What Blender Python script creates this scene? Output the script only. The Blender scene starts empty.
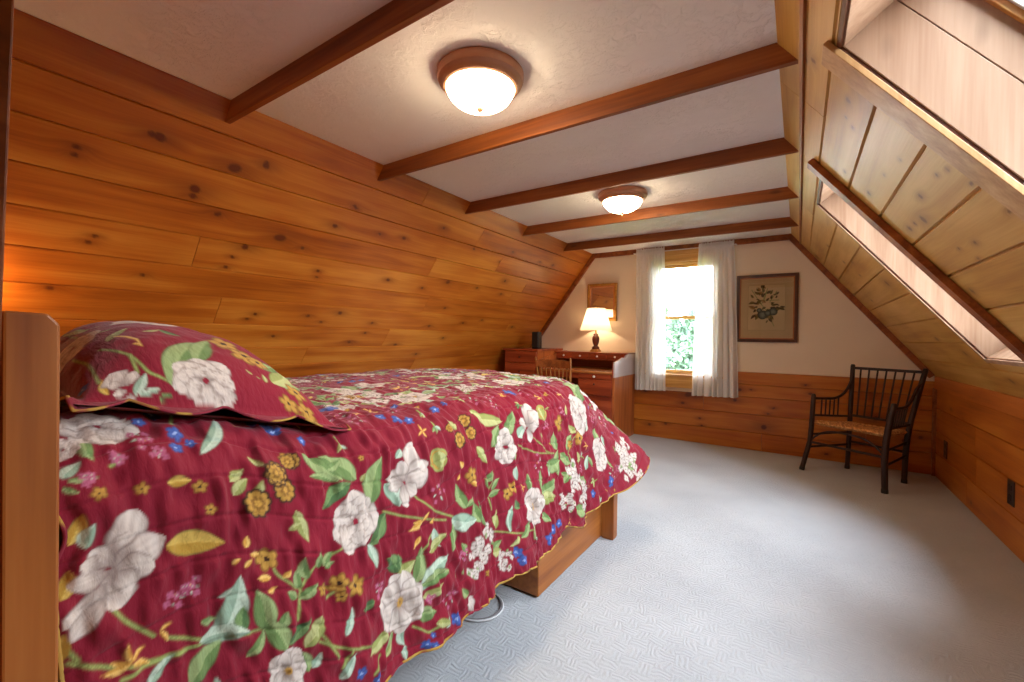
import bpy, bmesh, math, random
import numpy as np
from mathutils import Vector, Matrix

# ------------------------------------------------------------------ basics
C = bpy.context.scene.collection
rng = random.Random(7)
H_CAM = 1.12
CEIL = 2.174
YE = 5.058          # gable end wall
XK = 0.975          # right knee wall


def link(o):
    C.objects.link(o)
    return o


def empty(name, loc=(0, 0, 0), rz=0.0, label=None, cat=None, group=None):
    o = bpy.data.objects.new(name, None)
    o.empty_display_size = 0.1
    link(o)
    o.location = loc
    o.rotation_euler = (0, 0, rz)
    return tag(o, label, cat, group)


def tag(o, label=None, cat=None, group=None, kind=None):
    if label:
        o['label'] = label
    if cat:
        o['category'] = cat
    if group:
        o['group'] = group
    if kind:
        o['kind'] = kind
    return o


class MB:
    """collects shapes into one bmesh"""

    def __init__(self):
        self.bm = bmesh.new()

    def _add(self, src):
        me = bpy.data.meshes.new('tmp')
        src.to_mesh(me)
        src.free()
        self.bm.from_mesh(me)
        bpy.data.meshes.remove(me)
        return self

    def box(self, a, b, bev=0.0, seg=2, mat=None):
        t = bmesh.new()
        bmesh.ops.create_cube(t, size=1.0)
        a, b = Vector(a), Vector(b)
        s = b - a
        for v in t.verts:
            v.co = Vector(((v.co.x + .5) * s.x + a.x, (v.co.y + .5) * s.y + a.y, (v.co.z + .5) * s.z + a.z))
        if bev > 0:
            bmesh.ops.bevel(t, geom=t.edges[:], offset=min(bev, .45 * min(abs(s.x), abs(s.y), abs(s.z))), segments=seg, profile=.5, affect='EDGES')
        if mat is not None:
            t.transform(mat)
        return self._add(t)

    def tube(self, pts, r, n=10, cap=True):
        """swept round tube; r a number or one per point"""
        pts = [Vector(p) for p in pts]
        rs = r if isinstance(r, (list, tuple)) else [r] * len(pts)
        t = bmesh.new()
        rings = []
        u = None
        for i, p in enumerate(pts):
            d = (pts[min(i + 1, len(pts) - 1)] - pts[max(i - 1, 0)]).normalized()
            if u is None:
                u = d.orthogonal().normalized()
            u = u - d * u.dot(d)
            u.normalize()
            w = d.cross(u).normalized()
            rings.append([t.verts.new(p + (u * math.cos(2 * math.pi * k / n) + w * math.sin(2 * math.pi * k / n)) * rs[i]) for k in range(n)])
        for i in range(len(rings) - 1):
            for k in range(n):
                t.faces.new((rings[i][k], rings[i][(k + 1) % n], rings[i + 1][(k + 1) % n], rings[i + 1][k]))
        if cap:
            t.faces.new(rings[0][::-1])
            t.faces.new(rings[-1])
        bmesh.ops.recalc_face_normals(t, faces=t.faces[:])
        return self._add(t)

    def lathe(self, prof, c=(0, 0, 0), n=32, closed_top=True, closed_bot=True, sq=None):
        """profile of (r, z) turned about z at c"""
        t = bmesh.new()
        rings = []
        for r, z in prof:
            rings.append([t.verts.new((c[0] + r * math.cos(2 * math.pi * k / n), c[1] + r * math.sin(2 * math.pi * k / n), c[2] + z)) for k in range(n)])
        for i in range(len(rings) - 1):
            for k in range(n):
                t.faces.new((rings[i][k], rings[i][(k + 1) % n], rings[i + 1][(k + 1) % n], rings[i + 1][k]))
        if closed_bot:
            t.faces.new(rings[0][::-1])
        if closed_top:
            t.faces.new(rings[-1])
        bmesh.ops.recalc_face_normals(t, faces=t.faces[:])
        return self._add(t)

    def prism(self, poly, ax, lo, hi, bev=0.0):
        """polygon extruded along axis ax ('x','y','z')"""
        t = bmesh.new()

        def P(a, b, h):
            return {'x': (h, a, b), 'y': (a, h, b), 'z': (a, b, h)}[ax]
        A = [t.verts.new(P(a, b, lo)) for a, b in poly]
        B = [t.verts.new(P(a, b, hi)) for a, b in poly]
        m = len(poly)
        t.faces.new(A[::-1])
        t.faces.new(B)
        for i in range(m):
            t.faces.new((A[i], A[(i + 1) % m], B[(i + 1) % m], B[i]))
        bmesh.ops.recalc_face_normals(t, faces=t.faces[:])
        if bev > 0:
            bmesh.ops.bevel(t, geom=t.edges[:], offset=bev, segments=2, profile=.5, affect='EDGES')
        return self._add(t)

    def build(self, name, mat, parent=None, smooth=None, xf=None):
        if xf is not None:
            self.bm.transform(xf)
        me = bpy.data.meshes.new(name)
        self.bm.to_mesh(me)
        self.bm.free()
        if smooth is not None:
            for p in me.polygons:
                p.use_smooth = True
            try:
                me.set_sharp_from_angle(angle=math.radians(smooth))
            except Exception:
                pass
        me.materials.append(mat)
        o = bpy.data.objects.new(name, me)
        link(o)
        if parent is not None:
            o.parent = parent
        return o


def copy_tree(o, parent=None):
    c = o.copy()
    C.objects.link(c)
    if parent is not None:
        c.parent = parent
    for ch in [x for x in list(C.objects) if x.parent == o]:
        copy_tree(ch, c)
    return c


def np_mesh(name, verts, quads, mat, parent=None, attrs=None, uv=None, smooth=True):
    """verts Nx3, quads Mx4, attrs {name: per-vertex array (N) or (N,3)}, uv per-vertex Nx2"""
    me = bpy.data.meshes.new(name)
    verts = np.asarray(verts, np.float32)
    quads = np.asarray(quads, np.int32)
    n, m = len(verts), len(quads)
    me.vertices.add(n)
    me.vertices.foreach_set('co', verts.ravel())
    me.loops.add(m * 4)
    me.loops.foreach_set('vertex_index', quads.ravel())
    me.polygons.add(m)
    me.polygons.foreach_set('loop_start', np.arange(m, dtype=np.int32) * 4)
    me.polygons.foreach_set('loop_total', np.full(m, 4, np.int32))
    me.update(calc_edges=True)
    me.polygons.foreach_set('use_smooth', np.full(m, bool(smooth)))
    for k, a in (attrs or {}).items():
        a = np.asarray(a, np.float32)
        if a.ndim == 1:
            at = me.attributes.new(k, 'FLOAT', 'POINT')
            at.data.foreach_set('value', a)
        else:
            at = me.attributes.new(k, 'FLOAT_COLOR', 'POINT')
            at.data.foreach_set('color', np.c_[a, np.ones(len(a))].astype(np.float32).ravel())
    if uv is not None:
        l = me.uv_layers.new(name='UVMap')
        l.data.foreach_set('uv', np.asarray(uv, np.float32)[quads.ravel()].ravel())
    me.validate()
    me.materials.append(mat)
    o = bpy.data.objects.new(name, me)
    link(o)
    if parent is not None:
        o.parent = parent
    return o


def grid_quads(nu, nv, off=0):
    i = np.arange(nu - 1)[:, None] * nv + np.arange(nv - 1)[None, :]
    i = i.ravel() + off
    return np.c_[i, i + nv, i + nv + 1, i + 1]


# ------------------------------------------------------------------ materials
def srgb(r, g, b):
    f = lambda c: (c / 255 / 12.92) if c / 255 <= .04045 else ((c / 255 + .055) / 1.055) ** 2.4
    return (f(r), f(g), f(b), 1.0)


def new_mat(name):
    m = bpy.data.materials.new(name)
    m.use_nodes = True
    nt = m.node_tree
    nt.nodes.clear()
    out = nt.nodes.new('ShaderNodeOutputMaterial')
    p = nt.nodes.new('ShaderNodeBsdfPrincipled')
    nt.links.new(p.outputs[0], out.inputs[0])
    return m, nt, p, out


def N(nt, typ, **kw):
    n = nt.nodes.new(typ)
    ins = kw.pop('ins', {})
    for k, v in kw.items():
        setattr(n, k, v)
    for k, v in ins.items():
        if hasattr(v, 'links') or isinstance(v, bpy.types.NodeSocket):
            nt.links.new(v, n.inputs[k])
        else:
            n.inputs[k].default_value = v
    return n


def mixc(nt, f, a, b, blend='MIX'):
    n = nt.nodes.new('ShaderNodeMix')
    n.data_type = 'RGBA'
    n.blend_type = blend
    for i, v in ((0, f), (6, a), (7, b)):
        if isinstance(v, bpy.types.NodeSocket):
            nt.links.new(v, n.inputs[i])
        else:
            n.inputs[i].default_value = v
    return n.outputs[2]


def math_n(nt, op, a, b=None, c=None, clamp=False):
    n = nt.nodes.new('ShaderNodeMath')
    n.operation = op
    n.use_clamp = clamp
    for i, v in enumerate((a, b, c)):
        if v is None:
            continue
        if isinstance(v, bpy.types.NodeSocket):
            nt.links.new(v, n.inputs[i])
        else:
            n.inputs[i].default_value = v
    return n.outputs[0]


def ramp(nt, f, stops):
    n = nt.nodes.new('ShaderNodeValToRGB')
    el = n.color_ramp.elements
    while len(el) < len(stops):
        el.new(.5)
    for e, (p, c) in zip(el, stops):
        e.position = p
        e.color = c
    nt.links.new(f, n.inputs[0])
    return n.outputs[0]


def plain(name, col, rough=.5, metal=0.0, noise=0.0, scale=30, bump=0.0, **kw):
    m, nt, p, out = new_mat(name)
    tc = N(nt, 'ShaderNodeTexCoord')
    nz = N(nt, 'ShaderNodeTexNoise', ins={'Vector': tc.outputs['Object'], 'Scale': scale, 'Detail': 3.0})
    dark = tuple(c * (1 - noise) for c in col[:3]) + (1,)
    lite = tuple(min(1, c * (1 + noise)) for c in col[:3]) + (1,)
    c = ramp(nt, nz.outputs[0], [(.3, dark), (.7, lite)])
    nt.links.new(c, p.inputs['Base Color'])
    p.inputs['Roughness'].default_value = rough
    p.inputs['Metallic'].default_value = metal
    for k, v in kw.items():
        p.inputs[k.replace('_', ' ')].default_value = v
    if bump:
        b = N(nt, 'ShaderNodeBump', ins={'Strength': bump, 'Distance': .004, 'Height': nz.outputs[0]})
        nt.links.new(b.outputs[0], p.inputs['Normal'])
    return m


def plank_mat(name, lite, mid, dark, knotc, rough=.4, spec=.4, coat=0.0):
    """boards: grain runs along UV.x (metres); knots come from the 'knot' / 'halo' attributes"""
    m, nt, p, out = new_mat(name)
    uv = N(nt, 'ShaderNodeUVMap', uv_map='UVMap')
    knot = N(nt, 'ShaderNodeAttribute', attribute_name='knot').outputs['Fac']
    halo = N(nt, 'ShaderNodeAttribute', attribute_name='halo').outputs['Fac']
    tone = N(nt, 'ShaderNodeAttribute', attribute_name='tone').outputs['Fac']
    sep = N(nt, 'ShaderNodeSeparateXYZ', ins={0: uv.outputs[0]})
    # grain bows around the knots
    v2 = math_n(nt, 'ADD', sep.outputs[1], math_n(nt, 'MULTIPLY', halo, .035))
    com = N(nt, 'ShaderNodeCombineXYZ', ins={0: sep.outputs[0], 1: v2})
    mp = N(nt, 'ShaderNodeMapping', ins={0: com.outputs[0], 3: (1.1, 16.0, 1.0)})
    n1 = N(nt, 'ShaderNodeTexNoise', ins={'Vector': mp.outputs[0], 'Scale': 1.0, 'Detail': 4.0, 'Distortion': .6})
    mp2 = N(nt, 'ShaderNodeMapping', ins={0: com.outputs[0], 3: (4.0, 130.0, 1.0)})
    n2 = N(nt, 'ShaderNodeTexNoise', ins={'Vector': mp2.outputs[0], 'Scale': 1.0, 'Detail': 3.0})
    mp3 = N(nt, 'ShaderNodeMapping', ins={0: com.outputs[0], 3: (1.6, 3.0, 1.0)})
    n3 = N(nt, 'ShaderNodeTexNoise', ins={'Vector': mp3.outputs[0], 'Scale': 1.0, 'Detail': 2.0})
    f = math_n(nt, 'ADD', math_n(nt, 'MULTIPLY', n1.outputs[0], .62), math_n(nt, 'MULTIPLY', n2.outputs[0], .2))
    f = math_n(nt, 'ADD', f, math_n(nt, 'MULTIPLY', n3.outputs[0], .50))
    f = math_n(nt, 'ADD', f, math_n(nt, 'MULTIPLY', tone, .055))
    c = ramp(nt, f, [(.42, dark), (.61, mid), (.82, lite)])
    h2 = math_n(nt, 'MULTIPLY', halo, .62, clamp=True)
    c = mixc(nt, h2, c, tuple(a * .55 + b * .4 for a, b in zip(dark[:3], knotc[:3])) + (1,))
    knotc2 = tuple(min(1, x * 1.9) for x in knotc[:3]) + (1,)
    # rings in the knot
    kr = math_n(nt, 'MULTIPLY', math_n(nt, 'ADD', math_n(nt, 'MULTIPLY', math_n(nt, 'SINE', math_n(nt, 'MULTIPLY', knot, 16)), .12), 1.0), knot, clamp=True)
    core = ramp(nt, knot, [(.55, knotc), (.95, knotc2)])
    c = mixc(nt, kr, c, core)
    nt.links.new(c, p.inputs['Base Color'])
    p.inputs['Roughness'].default_value = rough
    p.inputs['Specular IOR Level'].default_value = spec
    p.inputs['Coat Weight'].default_value = coat
    p.inputs['Coat Roughness'].default_value = .25
    b = N(nt, 'ShaderNodeBump', ins={'Strength': .25, 'Distance': .002, 'Height': n2.outputs[0]})
    nt.links.new(b.outputs[0], p.inputs['Normal'])
    return m


def wood_mat(name, lite, mid, dark, axis=0, scale=1.0, rough=.4, knots=0.0, coat=0.0, spec=.4):
    """solid wood, grain along an object axis"""
    m, nt, p, out = new_mat(name)
    tc = N(nt, 'ShaderNodeTexCoord')
    s = [14 * scale] * 3
    s[axis] = 1.0 * scale
    mp = N(nt, 'ShaderNodeMapping', ins={0: tc.outputs['Object'], 3: tuple(s)})
    n1 = N(nt, 'ShaderNodeTexNoise', ins={'Vector': mp.outputs[0], 'Scale': 1.0, 'Detail': 4.0, 'Distortion': .5})
    s2 = [90 * scale] * 3
    s2[axis] = 4 * scale
    mp2 = N(nt, 'ShaderNodeMapping', ins={0: tc.outputs['Object'], 3: tuple(s2)})
    n2 = N(nt, 'ShaderNodeTexNoise', ins={'Vector': mp2.outputs[0], 'Scale': 1.0, 'Detail': 2.0})
    f = math_n(nt, 'ADD', math_n(nt, 'MULTIPLY', n1.outputs[0], .75), math_n(nt, 'MULTIPLY', n2.outputs[0], .25))
    c = ramp(nt, f, [(.32, dark), (.5, mid), (.68, lite)])
    if knots:
        vo = N(nt, 'ShaderNodeTexVoronoi', ins={'Vector': N(nt, 'ShaderNodeMapping', ins={0: tc.outputs['Object'], 3: tuple((2.2 if i == axis else 5.0) for i in range(3))}).outputs[0], 'Scale': 1.3})
        k = ramp(nt, vo.outputs['Distance'], [(.04, (1, 1, 1, 1)), (.13, (0, 0, 0, 1))])
        c = mixc(nt, math_n(nt, 'MULTIPLY', k, knots), c, tuple(x * .35 for x in dark[:3]) + (1,))
    nt.links.new(c, p.inputs['Base Color'])
    p.inputs['Roughness'].default_value = rough
    p.inputs['Specular IOR Level'].default_value = spec
    p.inputs['Coat Weight'].default_value = coat
    b = N(nt, 'ShaderNodeBump', ins={'Strength': .2, 'Distance': .002, 'Height': n2.outputs[0]})
    nt.links.new(b.outputs[0], p.inputs['Normal'])
    return m


M = {}


def binding_mat():
    """hem binding: gold cloth broken by patches of the burgundy print"""
    m, nt, p, out = new_mat('gold and burgundy hem binding')
    tc = N(nt, 'ShaderNodeTexCoord')
    nz = N(nt, 'ShaderNodeTexNoise', ins={'Vector': tc.outputs['Object'], 'Scale': 14.0, 'Detail': 1.0})
    c = ramp(nt, nz.outputs[0], [(.42, srgb(128, 26, 44)), (.46, srgb(164, 122, 46)), (.62, srgb(176, 138, 62)), (.66, srgb(120, 84, 34))])
    nt.links.new(c, p.inputs['Base Color'])
    p.inputs['Roughness'].default_value = .85
    return m


M['pine_amber'] = plank_mat('amber stained pine boards', srgb(200, 126, 44), srgb(176, 95, 24), srgb(138, 65, 12), srgb(72, 28, 8), rough=.36, spec=.45)
M['pine_pale'] = plank_mat('pale knotty pine boards', srgb(206, 162, 92), srgb(188, 140, 66), srgb(160, 108, 44), srgb(88, 50, 20), rough=.45, spec=.4)
M['pine_knee'] = plank_mat('deep orange pine boards', srgb(190, 116, 40), srgb(170, 91, 24), srgb(132, 60, 12), srgb(64, 25, 7), rough=.4, spec=.4)
M['beam'] = wood_mat('red brown beam wood', srgb(166, 96, 40), srgb(138, 74, 27), srgb(106, 51, 17), axis=0, rough=.5, knots=.5)
M['trim'] = wood_mat('brown trim wood', srgb(166, 96, 44), srgb(140, 74, 30), srgb(104, 50, 18), axis=1, rough=.45)
M['shade_brown'] = wood_mat('dark brown shade strip', srgb(112, 58, 26), srgb(88, 42, 16), srgb(60, 28, 10), axis=1, rough=.5)  # dark brown that paints the shadow line round the skylight wells
M['casing'] = wood_mat('pine casing', srgb(214, 160, 92), srgb(194, 136, 70), srgb(164, 106, 46), axis=2, rough=.45, knots=.3)
M['jamb'] = wood_mat('pale pine jamb', srgb(180, 146, 118), srgb(166, 130, 102), srgb(146, 108, 80), axis=2, rough=.6, knots=.3)
M['pale_case'] = wood_mat('weathered pine casing', srgb(206, 166, 118), srgb(188, 144, 94), srgb(160, 114, 66), axis=2, rough=.5)
M['knee_trim'] = wood_mat('orange pine trim', srgb(192, 112, 42), srgb(172, 92, 28), srgb(138, 66, 16), axis=1, rough=.42)
M['bed_wood'] = wood_mat('honey bed wood', srgb(178, 112, 54), srgb(158, 92, 38), srgb(128, 68, 26), axis=2, rough=.42, scale=.8)
M['bed_rail'] = wood_mat('honey bed wood lengthwise', srgb(178, 112, 54), srgb(158, 92, 38), srgb(128, 68, 26), axis=1, rough=.42, scale=.8)
M['desk'] = wood_mat('red cherry desk wood', srgb(176, 86, 48), srgb(150, 64, 34), srgb(112, 42, 22), axis=0, rough=.32, coat=.15)
M['desk_top'] = wood_mat('worn desk top', srgb(190, 122, 66), srgb(164, 96, 48), srgb(128, 66, 30), axis=0, rough=.35)
M['desk_side'] = wood_mat('cherry desk side', srgb(194, 116, 62), srgb(168, 90, 44), srgb(132, 62, 28), axis=2, rough=.35, coat=.2)
M['maple'] = wood_mat('honey maple chair wood', srgb(178, 120, 60), srgb(150, 94, 42), srgb(116, 66, 26), axis=2, rough=.4)
M['bark'] = wood_mat('dark hickory pole', srgb(72, 40, 24), srgb(46, 24, 15), srgb(26, 13, 8), axis=2, scale=2.5, rough=.5)
M['brass_knob'] = plain('pale porcelain knob', srgb(236, 226, 214), .3)
M['wood_knob'] = plain('dark wood knob', srgb(80, 36, 18), .4)
M['gilt'] = plain('worn gilt frame', srgb(176, 128, 58), .35, .65, noise=.25, scale=40, bump=.2)
M['frame_dark'] = wood_mat('dark picture frame wood', srgb(96, 50, 26), srgb(70, 34, 16), srgb(46, 20, 9), axis=2, rough=.35)
M['frame_inner'] = plain('amber frame lip', srgb(168, 98, 44), .4, noise=.1)
M['mirror'] = plain('mirror glass', (.9, .9, .9, 1), .02, 1.0)
M['black'] = plain('black plastic', srgb(28, 24, 22), .55, noise=.1)
M['outlet'] = plain('dark brown outlet plate', srgb(44, 26, 16), .4, noise=.1)
M['outlet_face'] = plain('black socket face', srgb(22, 14, 10), .45)
M['bronze'] = plain('bronze light rim', srgb(184, 134, 100), .4, .2, noise=.08, scale=12)
M['lamp_wood'] = wood_mat('turned lamp wood', srgb(128, 70, 40), srgb(100, 48, 26), srgb(70, 30, 14), axis=2, rough=.3, coat=.3)
M['brass'] = plain('brass', srgb(206, 160, 88), .3, .9)
M['cord'] = plain('pale grey cord', srgb(206, 204, 204), .5)
M['cord_dark'] = plain('grey cord', srgb(120, 112, 112), .5)
M['mattress'] = plain('beige mattress ticking', srgb(170, 140, 116), .8, noise=.06, scale=60)
M['white_vinyl'] = plain('white sash', srgb(228, 226, 220), .4)
M['pine_window'] = wood_mat('window pine', srgb(226, 180, 108), srgb(210, 160, 84), srgb(184, 130, 58), axis=0, rough=.4)
M['roof_metal'] = plain('grey aluminium flashing', srgb(120, 142, 152), .45, .3)
M['gold_binding'] = binding_mat()


def plaster(name, col, bump=.6, scale=9.0, trowel=True):
    m, nt, p, out = new_mat(name)
    tc = N(nt, 'ShaderNodeTexCoord')
    n0 = N(nt, 'ShaderNodeTexNoise', ins={'Vector': tc.outputs['Object'], 'Scale': scale, 'Detail': 5.0, 'Roughness': .62, 'Distortion': 1.2})
    n1 = N(nt, 'ShaderNodeTexNoise', ins={'Vector': tc.outputs['Object'], 'Scale': 3.0, 'Detail': 2.0})
    if trowel:
        # trowelled flakes, stronger in patches
        w = N(nt, 'ShaderNodeTexNoise', ins={'Vector': tc.outputs['Object'], 'Scale': 24.0, 'Detail': 6.0, 'Roughness': .68, 'Distortion': .5})
        fl = ramp(nt, w.outputs[0], [(.47, (0, 0, 0, 1)), (.56, (1, 1, 1, 1))])
        msk = ramp(nt, n1.outputs[0], [(.40, (.12, .12, .12, 1)), (.62, (1, 1, 1, 1))])
        h = math_n(nt, 'ADD', math_n(nt, 'MULTIPLY', n0.outputs[0], .25), math_n(nt, 'MULTIPLY', math_n(nt, 'MULTIPLY', math_n(nt, 'ADD', math_n(nt, 'MULTIPLY', fl, .5), w.outputs[0]), msk), .6))
    else:
        h = n0.outputs[0]
    b = N(nt, 'ShaderNodeBump', ins={'Strength': bump, 'Distance': .012, 'Height': h})
    nt.links.new(b.outputs[0], p.inputs['Normal'])
    c = ramp(nt, n1.outputs[0], [(.3, tuple(x * .95 for x in col[:3]) + (1,)), (.7, col)])
    nt.links.new(c, p.inputs['Base Color'])
    p.inputs['Roughness'].default_value = .85
    p.inputs['Specular IOR Level'].default_value = .2
    return m


M['ceiling'] = plaster('trowelled white ceiling plaster', srgb(244, 240, 234), bump=.7)
M['plaster'] = plaster('cream wall plaster', srgb(232, 214, 190), bump=.12, scale=20, trowel=False)


def carpet_mat():
    m, nt, p, out = new_mat('pale grey patterned carpet')
    tc = N(nt, 'ShaderNodeTexCoord')
    ob = tc.outputs['Object']
    warp = N(nt, 'ShaderNodeTexNoise', ins={'Vector': ob, 'Scale': 14.0, 'Detail': 1.0})
    wv = N(nt, 'ShaderNodeVectorMath', operation='SCALE', ins={0: warp.outputs['Color'], 'Scale': .05})
    pos = N(nt, 'ShaderNodeVectorMath', operation='ADD', ins={0: ob, 1: wv.outputs[0]})
    sep = N(nt, 'ShaderNodeSeparateXYZ', ins={0: pos.outputs[0]})
    x, y = sep.outputs[0], sep.outputs[1]
    # parquet weave: blocks of short ribs, alternating direction
    ck = N(nt, 'ShaderNodeTexChecker', ins={'Vector': pos.outputs[0], 'Scale': 19.0, 'Color1': (1, 1, 1, 1), 'Color2': (0, 0, 0, 1)})
    sx = math_n(nt, 'SINE', math_n(nt, 'MULTIPLY', x, 380))
    sy = math_n(nt, 'SINE', math_n(nt, 'MULTIPLY', y, 380))
    rib = N(nt, 'ShaderNodeMix', ins={0: ck.outputs['Fac'], 2: sx, 3: sy}).outputs[0]
    bre = N(nt, 'ShaderNodeTexNoise', ins={'Vector': ob, 'Scale': 40.0, 'Detail': 2.0})
    pile = N(nt, 'ShaderNodeTexNoise', ins={'Vector': ob, 'Scale': 420.0, 'Detail': 2.0})
    h = math_n(nt, 'ADD', math_n(nt, 'MULTIPLY', math_n(nt, 'MULTIPLY', rib, math_n(nt, 'POWER', bre.outputs[0], 2.0)), .8), math_n(nt, 'MULTIPLY', pile.outputs[0], .6))
    b = N(nt, 'ShaderNodeBump', ins={'Strength': .6, 'Distance': .008, 'Height': h})
    nt.links.new(b.outputs[0], p.inputs['Normal'])
    big = N(nt, 'ShaderNodeTexNoise', ins={'Vector': ob, 'Scale': 2.2, 'Detail': 2.0})
    f = math_n(nt, 'ADD', math_n(nt, 'MULTIPLY', pile.outputs[0], .6), math_n(nt, 'MULTIPLY', big.outputs[0], .4))
    c = ramp(nt, f, [(.3, srgb(158, 158, 161)), (.7, srgb(192, 191, 191))])
    nt.links.new(c, p.inputs['Base Color'])
    p.inputs['Roughness'].default_value = .95
    p.inputs['Specular IOR Level'].default_value = .1
    p.inputs['Sheen Weight'].default_value = .2
    return m


M['carpet'] = carpet_mat()


def printed_cloth(name, sheen=.12):
    """printed cotton: the print is a per-vertex colour laid out in the cloth's own coordinates"""
    m, nt, p, out = new_mat(name)
    col = N(nt, 'ShaderNodeAttribute', attribute_name='print').outputs['Color']
    uv = N(nt, 'ShaderNodeUVMap', uv_map='UVMap')
    w = N(nt, 'ShaderNodeTexNoise', ins={'Vector': uv.outputs[0], 'Scale': 900.0, 'Detail': 1.0})
    c = mixc(nt, math_n(nt, 'MULTIPLY', w.outputs[0], .16), col, (0, 0, 0, 1))
    nt.links.new(c, p.inputs['Base Color'])
    mp = N(nt, 'ShaderNodeMapping', ins={0: uv.outputs[0], 3: (34, 80, 1)})
    pk = N(nt, 'ShaderNodeTexNoise', ins={'Vector': mp.outputs[0], 'Scale': 1.0, 'Detail': 3.0, 'Distortion': .4})
    h = math_n(nt, 'ADD', math_n(nt, 'MULTIPLY', pk.outputs[0], 1.0), math_n(nt, 'MULTIPLY', w.outputs[0], .08))
    b = N(nt, 'ShaderNodeBump', ins={'Strength': .5, 'Distance': .006, 'Height': h})
    nt.links.new(b.outputs[0], p.inputs['Normal'])
    p.inputs['Roughness'].default_value = .8
    p.inputs['Specular IOR Level'].default_value = .2
    p.inputs['Sheen Weight'].default_value = sheen
    p.inputs['Sheen Roughness'].default_value = .5
    return m


M['quilt'] = printed_cloth('burgundy floral quilt cotton')


def glass_mat(name, tint=(1, 1, 1, 1), gloss=.06):
    m, nt, p, out = new_mat(name)
    nt.nodes.remove(p)
    tr = N(nt, 'ShaderNodeBsdfTransparent', ins={0: tint})
    gl = N(nt, 'ShaderNodeBsdfGlossy', ins={'Roughness': .02})
    fr = N(nt, 'ShaderNodeFresnel', ins={'IOR': 1.45})
    mx = N(nt, 'ShaderNodeMixShader', ins={0: fr.outputs[0], 1: tr.outputs[0], 2: gl.outputs[0]})
    nt.links.new(mx.outputs[0], out.inputs[0])
    return m


M['glass'] = glass_mat('window glass')


def sheer_mat():
    m, nt, p, out = new_mat('sheer white voile')
    nt.nodes.remove(p)
    col = (.95, .95, .94, 1)
    df = N(nt, 'ShaderNodeBsdfDiffuse', ins={0: col})
    tl = N(nt, 'ShaderNodeBsdfTranslucent', ins={0: col})
    tr = N(nt, 'ShaderNodeBsdfTransparent', ins={0: (.96, .96, .96, 1)})
    a = N(nt, 'ShaderNodeMixShader', ins={0: .28, 1: df.outputs[0], 2: tl.outputs[0]})
    uv = N(nt, 'ShaderNodeUVMap', uv_map='UVMap')
    mp = N(nt, 'ShaderNodeMapping', ins={0: uv.outputs[0], 3: (60, 2, 1)})
    nz = N(nt, 'ShaderNodeTexNoise', ins={'Vector': mp.outputs[0], 'Scale': 1.0})
    f = math_n(nt, 'MULTIPLY_ADD', nz.outputs[0], .16, .02)
    mx = N(nt, 'ShaderNodeMixShader', ins={0: f, 1: a.outputs[0], 2: tr.outputs[0]})
    nt.links.new(mx.outputs[0], out.inputs[0])
    return m


M['sheer'] = sheer_mat()


def shade_mat():
    m, nt, p, out = new_mat('cream lamp shade cloth')
    nt.nodes.remove(p)
    tc = N(nt, 'ShaderNodeTexCoord')
    nz = N(nt, 'ShaderNodeTexNoise', ins={'Vector': tc.outputs['Object'], 'Scale': 200.0})
    c = ramp(nt, nz.outputs[0], [(.3, (.80, .74, .62, 1)), (.7, (.88, .82, .70, 1))])
    df = N(nt, 'ShaderNodeBsdfDiffuse', ins={0: c})
    tl = N(nt, 'ShaderNodeBsdfTranslucent', ins={0: c})
    a = N(nt, 'ShaderNodeMixShader', ins={0: .55, 1: df.outputs[0], 2: tl.outputs[0]})
    nt.links.new(a.outputs[0], out.inputs[0])
    return m


M['shade'] = shade_mat()


def lit_glass():
    m, nt, p, out = new_mat('lit frosted light bowl')
    tc = N(nt, 'ShaderNodeTexCoord')
    nz = N(nt, 'ShaderNodeTexNoise', ins={'Vector': tc.outputs['Object'], 'Scale': 8.0})
    c = ramp(nt, nz.outputs[0], [(.3, (1, .76, .50, 1)), (.7, (1, .80, .54, 1))])
    p.inputs['Base Color'].default_value = (.9, .88, .84, 1)
    nt.links.new(c, p.inputs['Emission Color'])
    p.inputs['Emission Strength'].default_value = LIGHT_BOWL
    p.inputs['Roughness'].default_value = .3
    return m


LIGHT_BOWL = 13.0
M['bowl'] = lit_glass()


def rush_mat():
    m, nt, p, out = new_mat('woven rush')
    tc = N(nt, 'ShaderNodeTexCoord')
    mp = N(nt, 'ShaderNodeMapping', ins={0: tc.outputs['Object'], 3: (60, 14, 60)})
    nz = N(nt, 'ShaderNodeTexNoise', ins={'Vector': mp.outputs[0], 'Scale': 1.2, 'Detail': 2.0})
    c = ramp(nt, nz.outputs[0], [(.32, srgb(160, 96, 44)), (.55, srgb(212, 146, 78)), (.72, srgb(232, 180, 114))])
    nt.links.new(c, p.inputs['Base Color'])
    p.inputs['Roughness'].default_value = .7
    b = N(nt, 'ShaderNodeBump', ins={'Strength': .6, 'Distance': .006, 'Height': nz.outputs[0]})
    nt.links.new(b.outputs[0], p.inputs['Normal'])
    return m


M['rush'] = rush_mat()


def leaf_mat(name, a, b):
    m, nt, p, out = new_mat(name)
    tc = N(nt, 'ShaderNodeTexCoord')
    nz = N(nt, 'ShaderNodeTexNoise', ins={'Vector': tc.outputs['Object'], 'Scale': 1.3, 'Detail': 3.0})
    c = ramp(nt, nz.outputs[0], [(.3, a), (.7, b)])
    nt.links.new(c, p.inputs['Base Color'])
    p.inputs['Roughness'].default_value = .7
    return m


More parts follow.
